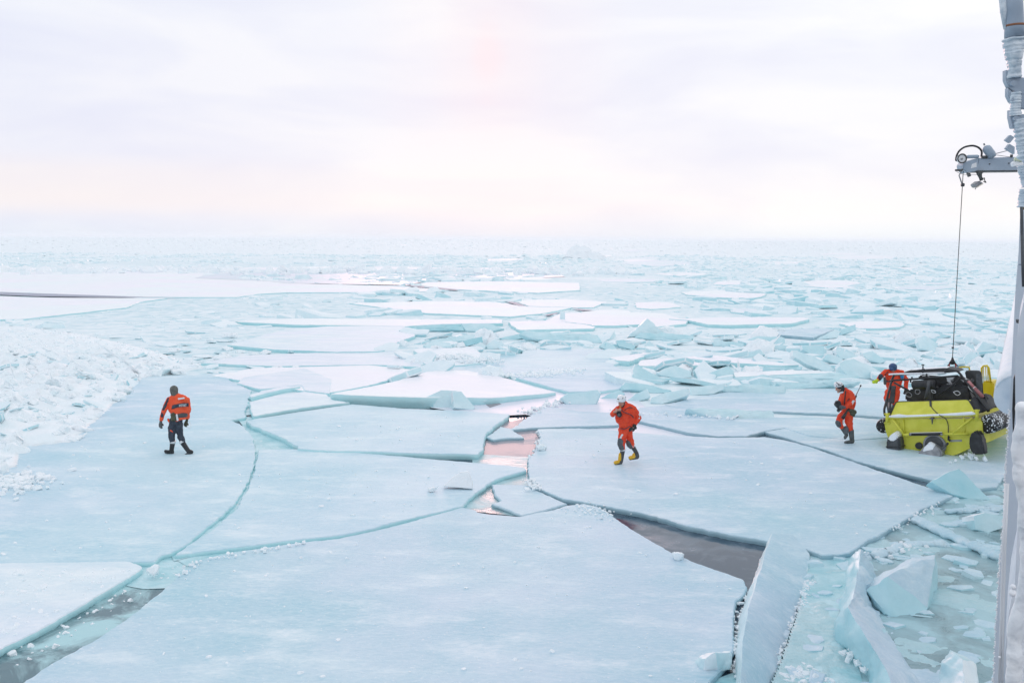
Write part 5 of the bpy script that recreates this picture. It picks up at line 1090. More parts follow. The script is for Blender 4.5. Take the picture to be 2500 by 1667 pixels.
bm = bmesh.new(); ce = T(1018, 1240, 0); add_tube(bm, [ce+Vector((0, .05, 0)), ce+Vector((0, -.07, 0))], 42*KM, 18); q = bm_obj('exhaust_cap', bm, M_BLACK, boat); edges_sharp(q, 30)
prism_obj('name_plate', TT_([(1405, 1170, -.012), (1556, 1164, -.012), (1560, 1188, -.012), (1408, 1194, -.012)]), (0, .02, 0), M_STEEL, boat, .003)
# stern fenders
prism_obj('stern_bollard', TT_([(592, 1180, -.35), (625, 1120, -.35), (690, 1085, -.35), (745, 1130, -.35), (768, 1180, -.35), (772, 1318, -.35), (592, 1305, -.35)]), (0, .34, 0), M_DGREY, boat, .04)
prism_obj('bollard_band', TT_([(588, 1250, -.37), (774, 1256, -.37), (774, 1270, -.37), (588, 1264, -.37)]), (0, .38, 0), M_BLACK, boat)
prism_obj('bollard_snow', TT_([(606, 1172, -.37), (635, 1118, -.37), (690, 1076, -.37), (735, 1110, -.37), (735, 1165, -.37), (690, 1195, -.37), (650, 1168, -.37)]), (0, .34, .03), M_SNOWC, boat, .025)
prism_obj('foam_block', TT_([(1655, 1120, -.30), (1690, 1070, -.30), (1735, 1056, -.30), (1790, 1085, -.30), (1820, 1180, -.30), (1850, 1335, -.30), (1845, 1352, -.30), (1705, 1362, -.30), (1680, 1330, -.30), (1645, 1240, -.30)]), (0, .30, 0), M_BLACK, boat, .04)
# collars
ta = T(1845, 965, -.02); tb = T(536, 992, .05)
def collar(start, r, side):
    pts = [start+Vector((0, 0, 0)), start+Vector((side*.06, .25, .0)), start+Vector((side*.10, 1.5, .02)), start+Vector((side*.05, 2.8, .06)), start+Vector((-side*.45, 4.3, .16)), start+Vector((-side*1.1, 5.6, .35))]
    bm = bmesh.new(); pp = arc(pts, 6); add_tube(bm, pp, [r*.80]+[r]*(len(pp)-2)+[r*.5], 20); q = bm_obj('fender_collar', bm, M_SPECK, boat); edges_sharp(q, 45); return q
collar(ta+Vector((.05, .02, 0)), .25, 1); collar(tb+Vector((.06, 0, 0)), .20, -1)
# cage
def bt(nm, L_, r_, m=M_BLACK, K=8, sm=False):
    p = TT_(L_); return tube_obj(nm, arc(p, 4) if sm else p, r_, m, boat, K)
bt('cage_tube', [(578, 862, .1), (570, 780, .1), (600, 665, .3), (630, 540, .5), (662, 420, .8), (690, 355, .9), (730, 338, .95), (1100, 312, 1), (1450, 288, 1), (1525, 315, 1), (1590, 400, .9), (1720, 560, .7), (1893, 790, .3)], .034, sm=True)
bt('cage_tube', [(640, 414, .8), (900, 396, .8), (1300, 368, .8), (1510, 352, .8)], .028)
bt('cage_brace', [(700, 440, .8), (760, 475, .7), (880, 540, .6)], .03)
bt('cage_brace', [(1555, 365, .9), (1420, 485, .8), (1270, 590, .7)], .028)
bt('cage_brace', [(1700, 400, 1.3), (1640, 470, 1.1), (1900, 800, .6)], .045)
bt('cage_brace', [(1890, 650, .9), (1850, 600, .9), (1905, 800, .6)], .03)
bt('snowy_tube', [(628, 334, .9), (700, 330, .9), (1000, 325, .9), (1355, 316, .9)], .026, M_SNOWC)
prism_obj('cage_plank', TT_([(625, 705, .55), (655, 480, .6), (712, 478, .6), (700, 600, .6), (690, 705, .55)]), (0, .06, 0), M_DGREY, boat, .01)
bt('cage_leg', [(640, 700, .5), (640, 820, .2)], .045, M_DGREY)
for (x, y) in ((922, 385), (1110, 345), (905, 415), (1345, 290)): bt('clamp', [(x, y-20, .85), (x, y+22, .85)], .025)
prism_obj('canopy', TT_([(805, 312, 1.4), (880, 290, 1.4), (1100, 272, 1.4), (1360, 258, 1.4), (1480, 276, 1.4), (1530, 300, 1.4), (1400, 312, 1.4), (830, 328, 1.4)]), (0, .45, .02), M_BLACK, boat, .02)
prism_obj('canopy_snow', TT_([(900, 284, 1.45), (1000, 268, 1.45), (1330, 246, 1.45), (1370, 256, 1.45), (1100, 273, 1.45)]), (0, .3, .02), M_SNOWC, boat, .015)
bt('radar_roll', [(930, 468, .75), (945, 467, .75), (1205, 462, .75), (1222, 461, .75)], [.10, .128, .128, .10], M_BLACK, 18)
bt('mast', [(1062, 345, .9), (1063, 225, .9)], .02); bt('mast_head', [(1046, 213, .9), (1078, 213, .9)], .018); bt('mast_lamp', [(1066, 262, .88), (1068, 285, .88)], .045, M_DGREY)
prism_obj('engine_casing', TT_([(832, 672, .9), (832, 590, .9), (880, 530, .9), (1000, 510, .9), (1230, 520, .9), (1300, 470, .9), (1540, 470, .9), (1640, 500, .9), (1690, 660, .9)]), (0, .7, 0), M_BLACK, boat, .04)
mott = noisy('snowy_engine', (0.03, 0.03, 0.03), (0.72, 0.74, 0.76), 5, 0.6, 0.6, 9, lo=.52, hi=.60, dist=.05)
prism_obj('engine_top', TT_([(1000, 345, 1.1), (1180, 380, 1.1), (1290, 372, 1.1), (1500, 355, 1.1), (1640, 420, 1.1), (1600, 480, 1.1), (1300, 520, 1.1), (1235, 500, 1.1), (1220, 410, 1.1), (1000, 400, 1.1)]), (0, .3, 0), mott, boat, .04)
prism_obj('engine_mount', TT_([(1090, 520, .8), (1170, 520, .8), (1190, 660, .8), (1090, 660, .8)]), (0, .3, 0), M_DGREY, boat, .03)
prism_obj('wheelhouse', TT_([(1590, 292, 1.9), (1640, 284, 1.9), (1790, 288, 1.9), (1812, 400, 1.9), (1806, 600, 1.9), (1850, 700, 1.9), (1660, 640, 1.9), (1620, 430, 1.9)]), (0, .12, 0), M_DGREY, boat, .03)
prism_obj('gunwale_box', TT_([(1650, 660, .35), (1730, 610, .6), (1830, 640, .7), (1895, 790, .4), (1790, 835, .15), (1745, 835, .1)]), (0, .8, 0), M_BLACK, boat, .03)
prism_obj('canopy_cover', TT_([(1730, 330, 1.7), (1790, 330, 1.7), (1815, 500, 1.7), (1800, 620, 1.5), (1740, 500, 1.6)]), (0, .1, 0), M_PATCH, boat, .02)
for L_ in ([(845, 575), (880, 560), (918, 592), (905, 622), (860, 612), (845, 590)], [(970, 530), (1010, 528), (1026, 560), (1000, 585), (965, 570)], [(1450, 560), (1500, 545), (1540, 575), (1500, 600)], [(1170, 530), (1215, 545), (1222, 568), (1180, 562)]):
    p = TT_(L_, .62); tube_obj('coiled_line', arc(p+[p[0]], 3), .010, M_STEEL if L_[0][0] < 1000 else M_REFL, boat, 6)
bt('white_hose', [(1640, 480, .8), (1660, 520, .8), (1740, 590, .7), (1752, 650, .6)], .012, M_WHITE, 6)
bt('boat_hook_tube', [(1638, 430, .9), (1700, 500, .85), (1822, 622, .75)], .062, M_PINK, 12)
bt('hook_band', [(1706, 508, .84), (1722, 524, .84)], .066, M_WHITE, 12); bt('hook_band', [(1738, 540, .82), (1754, 556, .82)], .066, M_WHITE, 12)
bt('seat_post', [(1100, 640, .5), (1130, 520, .5), (1140, 420, .7)], .05, M_DGREY, 10)
prism_obj('bow_locker', TT_([(1808, 428, 3.0), (1850, 418, 3.0), (1960, 428, 3.0), (1968, 500, 3.0), (1974, 600, 3.0), (1895, 656, 3.0), (1822, 640, 3.0)]), (0, .7, 0), M_YEL2, boat, .04)
bt('bow_rail', [(1812, 425, 3.0), (1812, 250, 3.0), (1835, 226, 3.0), (1880, 222, 3.0), (1902, 250, 3.0), (1925, 425, 3.0)], .03, M_YEL2)
for x in (1838, 1866, 1890): bt('rail_bar', [(x-4, 232, 3.0), (x+4, 425, 3.0)], .014, M_YEL2)
bt('bow_rail', [(1518, 275, 2.9), (1530, 244, 2.9), (1590, 238, 2.9), (1650, 240, 2.9), (1658, 280, 2.9)], .024, M_YEL2)
bt('locker_leg', [(1895, 650, 2.6), (1922, 800, 1.9)], .05, M_YEL2)
prism_obj('foredeck_cover', TT_([(1920, 650, 2.6), (1975, 630, 2.6), (2040, 740, 2.6), (2160, 850, 2.6), (1930, 830, 2.2)]), (0, .4, 0), M_BLACK, boat, .03)
# ice chunks frozen under the stern
for i, (x, y, s_) in enumerate(((1560, 1400, .10), (1600, 1375, .08), (1670, 1410, .13), (1740, 1420, .10), (1850, 1430, .10), (1650, 1300, .10), (1700, 1360, .09), (1480, 1440, .06), (1410, 1460, .05))):
    p = G(*zz(x, y), .14); o = bpy.data.objects.new('ice_chunk', LIBL[i % 10]); COL.objects.link(o); o.location = (p.x, p.y, .14+s_*.3); o.scale = (s_,)*3; o.rotation_euler = (i, .3*i, i*2)
    tag(o, 'clear lump of ice lying under the stern of the yellow boat', 'ice chunk', 'ice lumps under the boat stern')

# ------------------------------------------------------------------ people
TXF = bpy.data.textures.new('folds', 'CLOUDS'); TXF.noise_scale = .11; TXF.noise_depth = 2
FOLDS = ('survival_suit', 'jacket', 'trousers')
def flesh(name, chains, m, parent, vox=.013, sm=3, extra=None):
    bm = bmesh.new()
    for ch in chains:
        for i, (p, r) in enumerate(ch):
            bmesh.ops.create_icosphere(bm, subdivisions=2, radius=r, matrix=Matrix.Translation(p))
            if i: 
                q, r0 = ch[i-1]
                if (p-q).length > 1e-4: add_tube(bm, [q, p], [r0, r], 14)
    for (cn, sx, sy, sz, *rot) in (extra or []):
        Mx = Matrix.Translation(cn)@(Matrix.Rotation(rot[0], 4, 'Z') if rot else Matrix.Identity(4))@Matrix.Diagonal((sx, sy, sz, 1))
        bmesh.ops.create_icosphere(bm, subdivisions=3, radius=1, matrix=Mx)
    o = bm_obj(name, bm, m, parent)
    rm = o.modifiers.new('join', 'REMESH'); rm.mode = 'VOXEL'; rm.voxel_size = vox; rm.use_smooth_shade = True
    if sm: s_ = o.modifiers.new('soft', 'SMOOTH'); s_.iterations = sm; s_.factor = .5
    if name in FOLDS:
        dm = o.modifiers.new('folds', 'DISPLACE'); dm.texture = TXF; dm.strength = .045; dm.mid_level = .5
    return o
class Fig:
    def __init__(s, label, zo, zs, foot, Y=None):
        s.zo, s.zs = zo, zs; fp = G(*s.px(*foot), .115) if Y is None else AtY(*s.px(*foot), Y)
        s.Y = fp.y; s.o = empty('person', (fp.x, fp.y, fp.z), label, 'person'); s.base = fp; s.k = s.Y/F/zs
    def px(s, x, y): return (s.zo[0]+x/s.zs, s.zo[1]+y/s.zs)
    def p(s, x, y, dy=0): return AtY(*s.px(x, y), s.Y+dy)-s.base
    def ch(s, L_, g=0): return [(s.p(q[0], q[1], q[2]), q[3]+g) for q in L_]
def hand(f, wrist, palm, side, m, r=.010, curl=0.03):
    """palm, four unequal fingers and a thumb"""
    w0, p0 = f.p(*wrist), f.p(*palm); dr = (p0-w0).normalized(); ac = dr.cross(Vector((0, -1, 0)));
    ac = ac.normalized() if ac.length > .1 else Vector((1, 0, 0)); bn = dr.cross(ac).normalized()*side
    ch = [[(w0, .030), (p0, .036)], [(p0-ac*.02, .026), (p0+ac*.02, .026)]]
    for i, ln_ in enumerate((.068, .078, .072, .056)):
        a0 = p0+dr*.025+ac*(-.033+.022*i); a1 = a0+dr*ln_*.5+bn*curl*.3; a2 = a1+dr*ln_*.35+bn*curl; a3 = a2+dr*ln_*.2+bn*curl
        ch.append([(a0, r*1.15), (a1, r*1.05), (a2, r), (a3, r*.85)])
    t0 = p0-ac*.03-dr*.02; ch.append([(t0, r*1.3), (t0-ac*.028+dr*.02+bn*.01, r*1.15), (t0-ac*.035+dr*.05+bn*.02, r)])
    return ch
def boot(f, name, shin, ankle, heel, toe, m, sole, r=.062, mt=None, toe_m=None, rt=.045):
    o = flesh(name, [f.ch([(*shin, r), (*ankle, r*.85)]), f.ch([(*ankle, r*.85), (*heel, rt), (*toe, rt*.95)])], m, f.o, .012)
    h, t_ = f.p(*heel), f.p(*toe); dn = Vector((0, 0, -rt*.75))
    flesh('sole', [[(h+dn, .030), (t_+dn, .030)]], sole, o, .012, 1)
    if toe_m:
        md_ = (h+t_)/2
        flesh('toe_cap', [[(md_+Vector((0, 0, .012)), rt*1.1), (t_+Vector((0, 0, .004)), rt*1.12)]], toe_m, o, .012)
    return o
def band(f, name, A, Bp, r, m, par=None): 
    a_, b_ = f.p(*A), f.p(*Bp); return tube_obj(name, [a_, b_], r, m, par or f.o, 16)

# --- man 1: walking away, grey knit cap, orange jacket
f = Fig('man in grey knit cap and orange and navy jacket walking away at left', (370, 920), 7.467, (385, 1392))
AL = [(330, 405, 0, .068), (232, 600, -.05, .056), (180, 762, .02, .040)]
AR = [(645, 420, 0, .068), (672, 610, .04, .056), (655, 745, .16, .040)]
torso = [(425, 330, 0, .060), (470, 400, 0, .115), (510, 500, 0, .150), (490, 640, .0, .150), (470, 740, 0, .120), (450, 810, 0, .085)]
LL = [(395, 860, 0, .080), (370, 1080, -.05, .060), (378, 1320, 0, .036)]
LR = [(495, 860, 0, .080), (530, 1090, .05, .060), (572, 1200, .02, .040), (665, 1330, 0, .036)]
body = flesh('body', [f.ch(torso, -.02), f.ch(AL, -.015), f.ch(AR, -.015), f.ch(LL, -.015), f.ch(LR, -.015), [(f.p(410, 240), .088), (f.p(408, 270), .080), (f.p(425, 340), .058)]]
             + hand(f, (172, 790, 0), (165, 855, -.02), 1, None) + hand(f, (650, 770, .15), (625, 840, .15), 1, None), M_SKIN, f.o, .010)
capm = flesh('knit_cap', [[(f.p(408, 228), .112), (f.p(412, 285), .100), (f.p(430, 325), .092)]], M_KNIT, f.o, .012)
jk = flesh('jacket', [f.ch([(425, 345, 0, .075), (350, 395, 0, .075), (330, 410, 0, .07)]), f.ch([(440, 345, 0, .08), (600, 400, 0, .095), (640, 430, 0, .075)]),
     f.ch([(470, 400, 0, .13), (515, 500, -.01, .170), (500, 620, 0, .165), (480, 700, 0, .150), (470, 750, 0, .135)]), f.ch([(420, 430, 0, .12), (400, 600, 0, .13)]), f.ch([(590, 440, 0, .12), (590, 620, 0, .12)]), f.ch(AL, .012), f.ch(AR, .012)], M_ORANGE2, f.o, .013)
flesh('sleeve_panel', [f.ch([(318, 400, -.035, .050), (225, 585, -.085, .046), (190, 715, -.03, .040)])], M_NAVY, f.o, .012)
flesh('cuff', [f.ch([(188, 735, .0, .056), (178, 775, .0, .054)])], M_ORANGE2, f.o, .012)
# dark band across the back with the lettering
bandp = [f.p(x, y, dz) for x, y, dz in ((362, 556, -.115), (430, 535, -.178), (510, 518, -.195), (600, 508, -.178), (678, 508, -.120))]
bm = bmesh.new(); hw = .047; ap = arc(bandp, 5)
for i in range(len(ap)-1):
    vv = [bm.verts.new(q) for q in (ap[i]+Vector((0, 0, hw)), ap[i+1]+Vector((0, 0, hw)), ap[i+1]-Vector((0, 0, hw)), ap[i]-Vector((0, 0, hw)))]; bm.faces.new(vv)
bmesh.ops.remove_doubles(bm, verts=bm.verts, dist=.0005)
bo = bm_obj('back_band', bm, M_NAVY, jk); sm_ = bo.modifiers.new('t', 'SOLIDIFY'); sm_.thickness = .02
def lettering(txt, name, A, Bp, height, m, par, lift=.012):
    cu = bpy.data.curves.new(name, 'FONT'); cu.body = txt; cu.size = 1; cu.extrude = .02; cu.offset = .018; cu.align_x = 'LEFT'
    to = bpy.data.objects.new(name, cu); COL.objects.link(to); dg = bpy.context.evaluated_depsgraph_get(); me = bpy.data.meshes.new_from_object(to.evaluated_get(dg)); bpy.data.objects.remove(to)
    xs = [q.co.x for q in me.vertices]; ys = [q.co.y for q in me.vertices]; w_ = max(xs)-min(xs); h_ = max(ys)-min(ys)
    ax = (Bp-A); up_ = Vector((0, 0, 1)); nr_ = ax.cross(up_).normalized()
    for q in me.vertices:
        x, y, z = q.co; q.co = A+ax*((x-min(xs))/w_)+up_*((y-min(ys))/h_-.5)*height+nr_*(lift+z*.1)
    me.materials.clear(); me.materials.append(m); o = bpy.data.objects.new(name, me); COL.objects.link(o); o.parent = par; return o
lettering('KYSTVAKT', 'lettering', f.p(505, 521, -.225), f.p(636, 512, -.19), .066, M_REFL, jk)
prism_obj('back_patch', [f.p(x, y, -.185) for x, y in ((472, 388), (590, 372), (600, 398), (485, 418))], (0, .04, 0), M_REFL, jk, .006)
flesh('belt', [[(f.p(400, 690, -.06), .085), (f.p(500, 700, -.09), .085), (f.p(600, 690, -.05), .085)]], M_DGREY, f.o, .012)
flesh('pouch', [[(f.p(400, 680, -.13), .055), (f.p(385, 770, -.13), .060)], [(f.p(430, 690, -.13), .045), (f.p(430, 775, -.13), .050)]], M_OLIVE, f.o, .012)
flesh('bottle', [[(f.p(458, 690, -.17), .026), (f.p(475, 785, -.17), .028)]], M_REFL, f.o, .010)
flesh('jacket_hem', [[(f.p(510, 750, -.10), .05), (f.p(605, 745, -.06), .05)]], M_ORANGE2, f.o, .012)
flesh('jacket_flap', [[(f.p(305, 775, -.02), .035), (f.p(325, 810, -.02), .035)]], M_ORANGE2, f.o, .012)
tr = flesh('trousers', [f.ch([(400, 800, 0, .11), (490, 800, 0, .11)]), f.ch([(392, 850, 0, .110), (370, 960, 0, .100), (365, 1080, -.05, .088), (378, 1190, 0, .070)]), f.ch([(495, 850, 0, .108), (510, 980, .02, .095), (530, 1090, .05, .086), (570, 1185, .02, .070)])], M_NAVY, f.o, .013)
flesh('thigh_patch', [[(f.p(358, 975, -.075), .036), (f.p(385, 1035, -.075), .034)]], M_ORANGE2, tr, .010)
band(f, 'reflective_band', (388, 1160, -.01), (384, 1196, 0), .080, M_REFL, tr); band(f, 'reflective_band', (545, 1165, .03), (572, 1200, .02), .080, M_REFL, tr)
boot(f, 'boot', (384, 1200, 0), (365, 1330, 0), (385, 1372, 0), (255, 1352, -.02), M_BLACK, M_DGREY, .070)
boot(f, 'boot', (572, 1205, .02), (668, 1345, 0), (735, 1365, 0), (590, 1445, -.05), M_BLACK, M_DGREY, .070)
for nm, wr, pm in (('glove', (172, 795, 0), (165, 860, -.02)),):
    flesh(nm, [[(q, r_+.006) for q, r_ in c_] for c_ in hand(f, wr, pm, 1, None)], M_DGREY, f.o, .008, 1)
flesh('glove', [[(q, r_+.006) for q, r_ in c_] for c_ in hand(f, (650, 775, .15), (625, 845, .15), 1, None)], M_OLIVE, f.o, .008, 1)
tube_obj('cord', arc([f.p(x, y, .1) for x, y in ((665, 780), (705, 830), (722, 890), (700, 935), (665, 920), (650, 880))], 4), .005, M_WHITE, f.o, 6)

# --- man 2: white helmet, orange suit, yellow boots, looking down, hand at chest
f = Fig('man in orange suit and white helmet with yellow boots, walking on the lavender floe', (1470, 950), 8.04, (300, 1462))
AR = [(310, 385, -.02, .066), (205, 495, -.08, .054), (265, 440, -.22, .040)]
AL = [(620, 395, .02, .072), (725, 560, .06, .058), (655, 675, -.02, .042)]
LF = [(410, 800, -.02, .100), (385, 1060, -.06, .078), (390, 1300, -.02, .050)]
LB = [(500, 800, .04, .098), (560, 1040, .10, .074), (672, 1260, .10, .050)]
torso = [(430, 300, 0, .060), (450, 400, 0, .13), (440, 560, 0, .155), (440, 700, 0, .150), (450, 790, 0, .130)]
hd = f.p(378, 268, -.03)
body = flesh('body', [f.ch(torso, -.03), f.ch(AR, -.012), f.ch(AL, -.015), f.ch(LF, -.02), f.ch(LB, -.02), [(f.p(430, 320), .058), (f.p(405, 270), .062)],
     [(f.p(360, 250, -.10), .018), (f.p(352, 268, -.125), .014)], [(f.p(375, 320, -.09), .030)]] + hand(f, (235, 445, -.22), (285, 430, -.26), 1, None) + hand(f, (655, 690, -.03), (615, 745, -.05), 1, None), M_SKIN, f.o, .009, 2,
     extra=[(hd, .078, .095, .112), (f.p(440, 265, -.02), .014, .02, .03)])
for ex in ((345, 262, -.12), (385, 258, -.125)):
    q = flesh('eye', [[(f.p(*ex), .010)]], M_BLACK, f.o, .005, 0)
flesh('mouth', [[(f.p(352, 305, -.115), .008), (f.p(380, 305, -.118), .008)]], M_RED, f.o, .004, 0)
hm = flesh('helmet', [], M_WHITE, f.o, .010, 2, extra=[(f.p(380, 190, -.01), .122, .145, .108), (f.p(368, 225, -.03), .122, .13, .045)])
for L_ in ([(395, 165, -.125), (385, 210, -.145)], [(410, 160, -.13), (395, 205, -.145)], [(300, 190, -.10), (330, 200, -.125)], [(455, 155, -.07), (465, 165, -.06)]):
    tube_obj('vent', [f.p(*q) for q in L_], .010, M_BLACK, hm, 6)
tube_obj('chin_strap', arc([f.p(415, 225, -.12), f.p(440, 270, -.08), f.p(420, 335, -.09), f.p(385, 350, -.12)], 4), .010, M_BLACK, hm, 6)
flesh('helmet_clip', [[(f.p(450, 218, -.06), .026)]], M_BLACK, hm, .01, 0)
su = flesh('survival_suit', [f.ch([(460, 275, .05, .05), (480, 330, .04, .085), (380, 360, 0, .075), (305, 380, 0, .068)]), f.ch([(480, 330, .02, .09), (590, 370, .02, .090), (630, 405, .02, .078)]), f.ch([(450, 400, 0, .14), (440, 520, -.01, .165), (430, 620, -.01, .165), (440, 720, 0, .145), (450, 790, 0, .135)]),
     f.ch([(560, 430, .02, .12), (560, 600, .02, .11), (500, 700, 0, .13)]), f.ch([(330, 430, 0, .11), (350, 600, 0, .11)]), f.ch(AL, .014), f.ch([(310, 385, -.02, .080), (208, 492, -.08, .072), (232, 470, -.17, .056)]),
     f.ch([(410, 800, -.02, .125), (392, 940, -.04, .105), (390, 1060, -.06, .090), (400, 1160, -.04, .068)]), f.ch([(500, 790, .04, .120), (530, 930, .07, .100), (560, 1030, .10, .082), (600, 1110, .10, .070)])], M_ORANGE, f.o, .013)
flesh('knee_patch', [f.ch([(368, 1000, -.085, .084), (355, 1070, -.10, .078), (385, 1160, -.06, .068)])], M_PATCH, su, .012)
flesh('knee_patch', [f.ch([(515, 1030, .07, .074), (530, 1090, .07, .070), (570, 1130, .08, .062)])], M_PATCH, su, .012)
prism_obj('thigh_tape', [f.p(x, y, -.145) for x, y in ((383, 878), (420, 882), (378, 972), (342, 965))], (0, .03, .0), M_REFL, su, .006)
prism_obj('sleeve_tape', [f.p(x, y, -.02) for x, y in ((708, 478), (752, 488), (742, 585), (700, 580))], (0, .03, 0), M_REFL, su, .006)
band(f, 'ankle_tape', (401, 1182, -.03), (401, 1202, -.03), .078, M_REFL, su); band(f, 'ankle_tape', (590, 1100, .10), (606, 1128, .10), .072, M_REFL, su)
for L_ in ([(345, 355, -.13), (420, 440, -.20), (560, 500, -.14), (620, 560, -.08)], [(440, 410, -.15), (540, 355, -.09), (640, 385, -.05)], [(350, 770, -.12), (450, 775, -.16), (560, 720, -.12)]):
    tube_obj('strap', arc([f.p(*q) for q in L_], 4), .010, M_NAVY, su, 6)
for wr, bt0 in (((400, 1205, -.03), 1), ((606, 1130, .10), 2)):
    pass
boot(f, 'boot', (400, 1210, -.03), (388, 1330, -.02), (375, 1425, -.02), (262, 1440, -.10), M_DGREY, M_BLACK, .064, toe_m=M_BOOTY)
boot(f, 'boot', (610, 1140, .10), (680, 1260, .10), (700, 1322, .10), (550, 1345, .02), M_DGREY, M_BLACK, .062, toe_m=M_BOOTY)
flesh('boot_shaft_patch', [f.ch([(350, 1270, -.06, .036), (345, 1380, -.05, .046)])], M_BOOTY, f.o, .012); flesh('boot_shaft_patch', [f.ch([(625, 1270, .07, .034), (600, 1325, .06, .042)])], M_BOOTY, f.o, .012)
gl = flesh('glove', [[(q, r_+.008) for q, r_ in c_] for c_ in hand(f, (650, 680, -.03), (630, 735, -.05), 1, None)]+[[(f.p(560, 770, -.06), .055), (f.p(540, 800, -.06), .045)]], M_BLACK, f.o, .008, 1)
cmr = empty('camera_unit', f.base+f.p(325, 500, -.30), 'black hand held camera held at the chest by the helmeted man on the big floe', 'camera')
def lp(*q): return f.base+f.p(*q)-cmr.location
prism_obj('camera_body', [lp(x, y, -.30) for x, y in ((295, 420), (370, 430), (395, 520), (360, 560), (300, 540), (280, 480))], (0, .09, 0), M_BLACK, cmr, .012)
tube_obj('lens', [lp(330, 500, -.30), lp(325, 515, -.40)], .038, M_DGREY, cmr, 14)
tube_obj('camera_strap', arc([lp(330, 430, -.28), lp(355, 380, -.20), lp(350, 330, -.16)], 4), .009, M_BOOTY, cmr, 6)

# --- man 3: stooping, white helmet and black hood, rifle on his back
f = Fig('stooping man in orange suit, white helmet and black hood, left of the boat', (2010, 900), 7.84, (540, 1415))
hd = f.p(300, 365, -.02)
AN = [(520, 480, -.12, .066), (560, 640, -.16, .056), (440, 735, -.22, .042)]
AF = [(380, 480, .10, .060), (330, 600, .08, .052), (330, 700, -.05, .042)]
LS = [(490, 850, .0, .10), (505, 1110, .0, .080), (540, 1330, .0, .055)]
LF = [(420, 850, .02, .098), (290, 1035, -.06, .076), (430, 1210, .05, .052)]
torso = [(360, 400, 0, .060), (430, 470, 0, .12), (440, 600, 0, .145), (470, 740, 0, .145), (465, 830, 0, .130)]
body = flesh('body', [f.ch(torso, -.03), f.ch(AN, -.015), f.ch(AF, -.015), f.ch(LS, -.02), f.ch(LF, -.02), [(f.p(355, 410), .055), (f.p(320, 370), .06)], [(f.p(255, 400, -.03), .030), (f.p(240, 410, -.03), .016)], [(f.p(285, 445, -.02), .032)]]
     + hand(f, (425, 738, -.23), (375, 735, -.26), 1, None) + hand(f, (330, 705, -.06), (320, 745, -.12), 1, None), M_SKIN, f.o, .009, 2, extra=[(hd, .098, .078, .108)])
flesh('eye', [[(f.p(258, 388, -.09), .009)]], M_BLACK, f.o, .005, 0)
flesh('hood', [[(f.p(340, 350), .098), (f.p(345, 400), .095), (f.p(355, 425), .08)], [(f.p(300, 352, -.03), .085)]], M_BLACK, f.o, .012)
hm = flesh('helmet', [], M_WHITE, f.o, .010, 2, extra=[(f.p(290, 305, 0), .128, .118, .095, 0), (f.p(282, 335, 0), .118, .11, .030)])
for L_ in ([(240, 255, -.08), (300, 300, -.122), (370, 330, -.10)], [(295, 290, -.122), (300, 330, -.12)], [(340, 285, -.09), (360, 290, -.08)], [(255, 320, -.11), (262, 335, -.11)]):
    tube_obj('helmet_strap', [f.p(*q) for q in L_], .010, M_BLACK, hm, 6)
su = flesh('survival_suit', [f.ch([(430, 395, .03, .055), (440, 440, .02, .095), (510, 480, -.05, .098)]), f.ch([(400, 455, .03, .10), (430, 520, 0, .150), (440, 620, 0, .165), (470, 730, 0, .165), (470, 830, 0, .145)]), f.ch([(530, 520, .0, .11), (550, 640, .02, .11), (530, 740, .02, .11)]), f.ch(AN, .014), f.ch(AF, .014),
     f.ch([(490, 850, 0, .125), (485, 1000, 0, .110), (510, 1110, 0, .088), (525, 1190, 0, .078)]), f.ch([(420, 850, .02, .118), (330, 930, -.02, .104), (295, 1020, -.06, .088), (345, 1110, -.02, .070)])], M_ORANGE, f.o, .013)
flesh('knee_patch', [f.ch([(280, 1030, -.09, .080), (300, 1080, -.08, .070)])], M_PATCH, su, .012); flesh('knee_patch', [f.ch([(430, 1140, -.03, .078), (440, 1200, -.03, .075)])], M_PATCH, su, .012)
prism_obj('sleeve_tape', [f.p(x, y, -.235) for x, y in ((570, 598), (606, 612), (560, 695), (522, 680))], (0, .03, 0), M_REFL, su, .006)
prism_obj('leg_tape', [f.p(x, y, -.13) for x, y in ((372, 985), (398, 985), (398, 1060), (378, 1060))], (0, .03, 0), M_REFL, su, .005)
tube_obj('strap', arc([f.p(430, 425, -.12), f.p(415, 540, -.17), f.p(400, 680, -.17)], 4), .016, M_BLACK, su, 6)
tube_obj('strap', arc([f.p(600, 560, -.06), f.p(540, 530, -.14), f.p(460, 620, -.18)], 4), .010, M_BLACK, su, 6)
flesh('scarf', [[(f.p(330, 460, -.07), .03), (f.p(370, 450, -.08), .03)]], M_REFL, f.o, .01)
flesh('hip_bag', [f.ch([(520, 800, -.14, .065), (590, 830, -.10, .075)]), f.ch([(540, 860, -.12, .055), (580, 890, -.10, .045)])], M_OLIVE, f.o, .012)
boot(f, 'boot', (530, 1180, 0), (545, 1330, 0), (570, 1385, 0), (425, 1408, -.03), M_BOOTG, M_BLACK, .082)
boot(f, 'boot', (370, 1140, 0), (425, 1230, .04), (450, 1270, .06), (415, 1310, .04), M_BOOTG, M_BLACK, .066)
for wr, pm in (((425, 738, -.23), (375, 735, -.26)), ((330, 705, -.06), (320, 745, -.12))):
    flesh('glove', [[(q, r_+.008) for q, r_ in c_] for c_ in hand(f, wr, pm, 1, None)], M_PATCH, f.o, .008, 1)
rf = empty('rifle', f.base+f.p(470, 780, -.20), 'long rifle slung across the stooping man from hip to shoulder', 'rifle')
def lq(*q): return f.base+f.p(*q)-rf.location
tube_obj('barrel', [lq(600, 560, .12), lq(718, 322, .22)], [.016, .012], M_STEEL, rf, 8); tube_obj('muzzle', [lq(708, 342, .21), lq(722, 312, .22)], .022, M_BLACK, rf, 8)
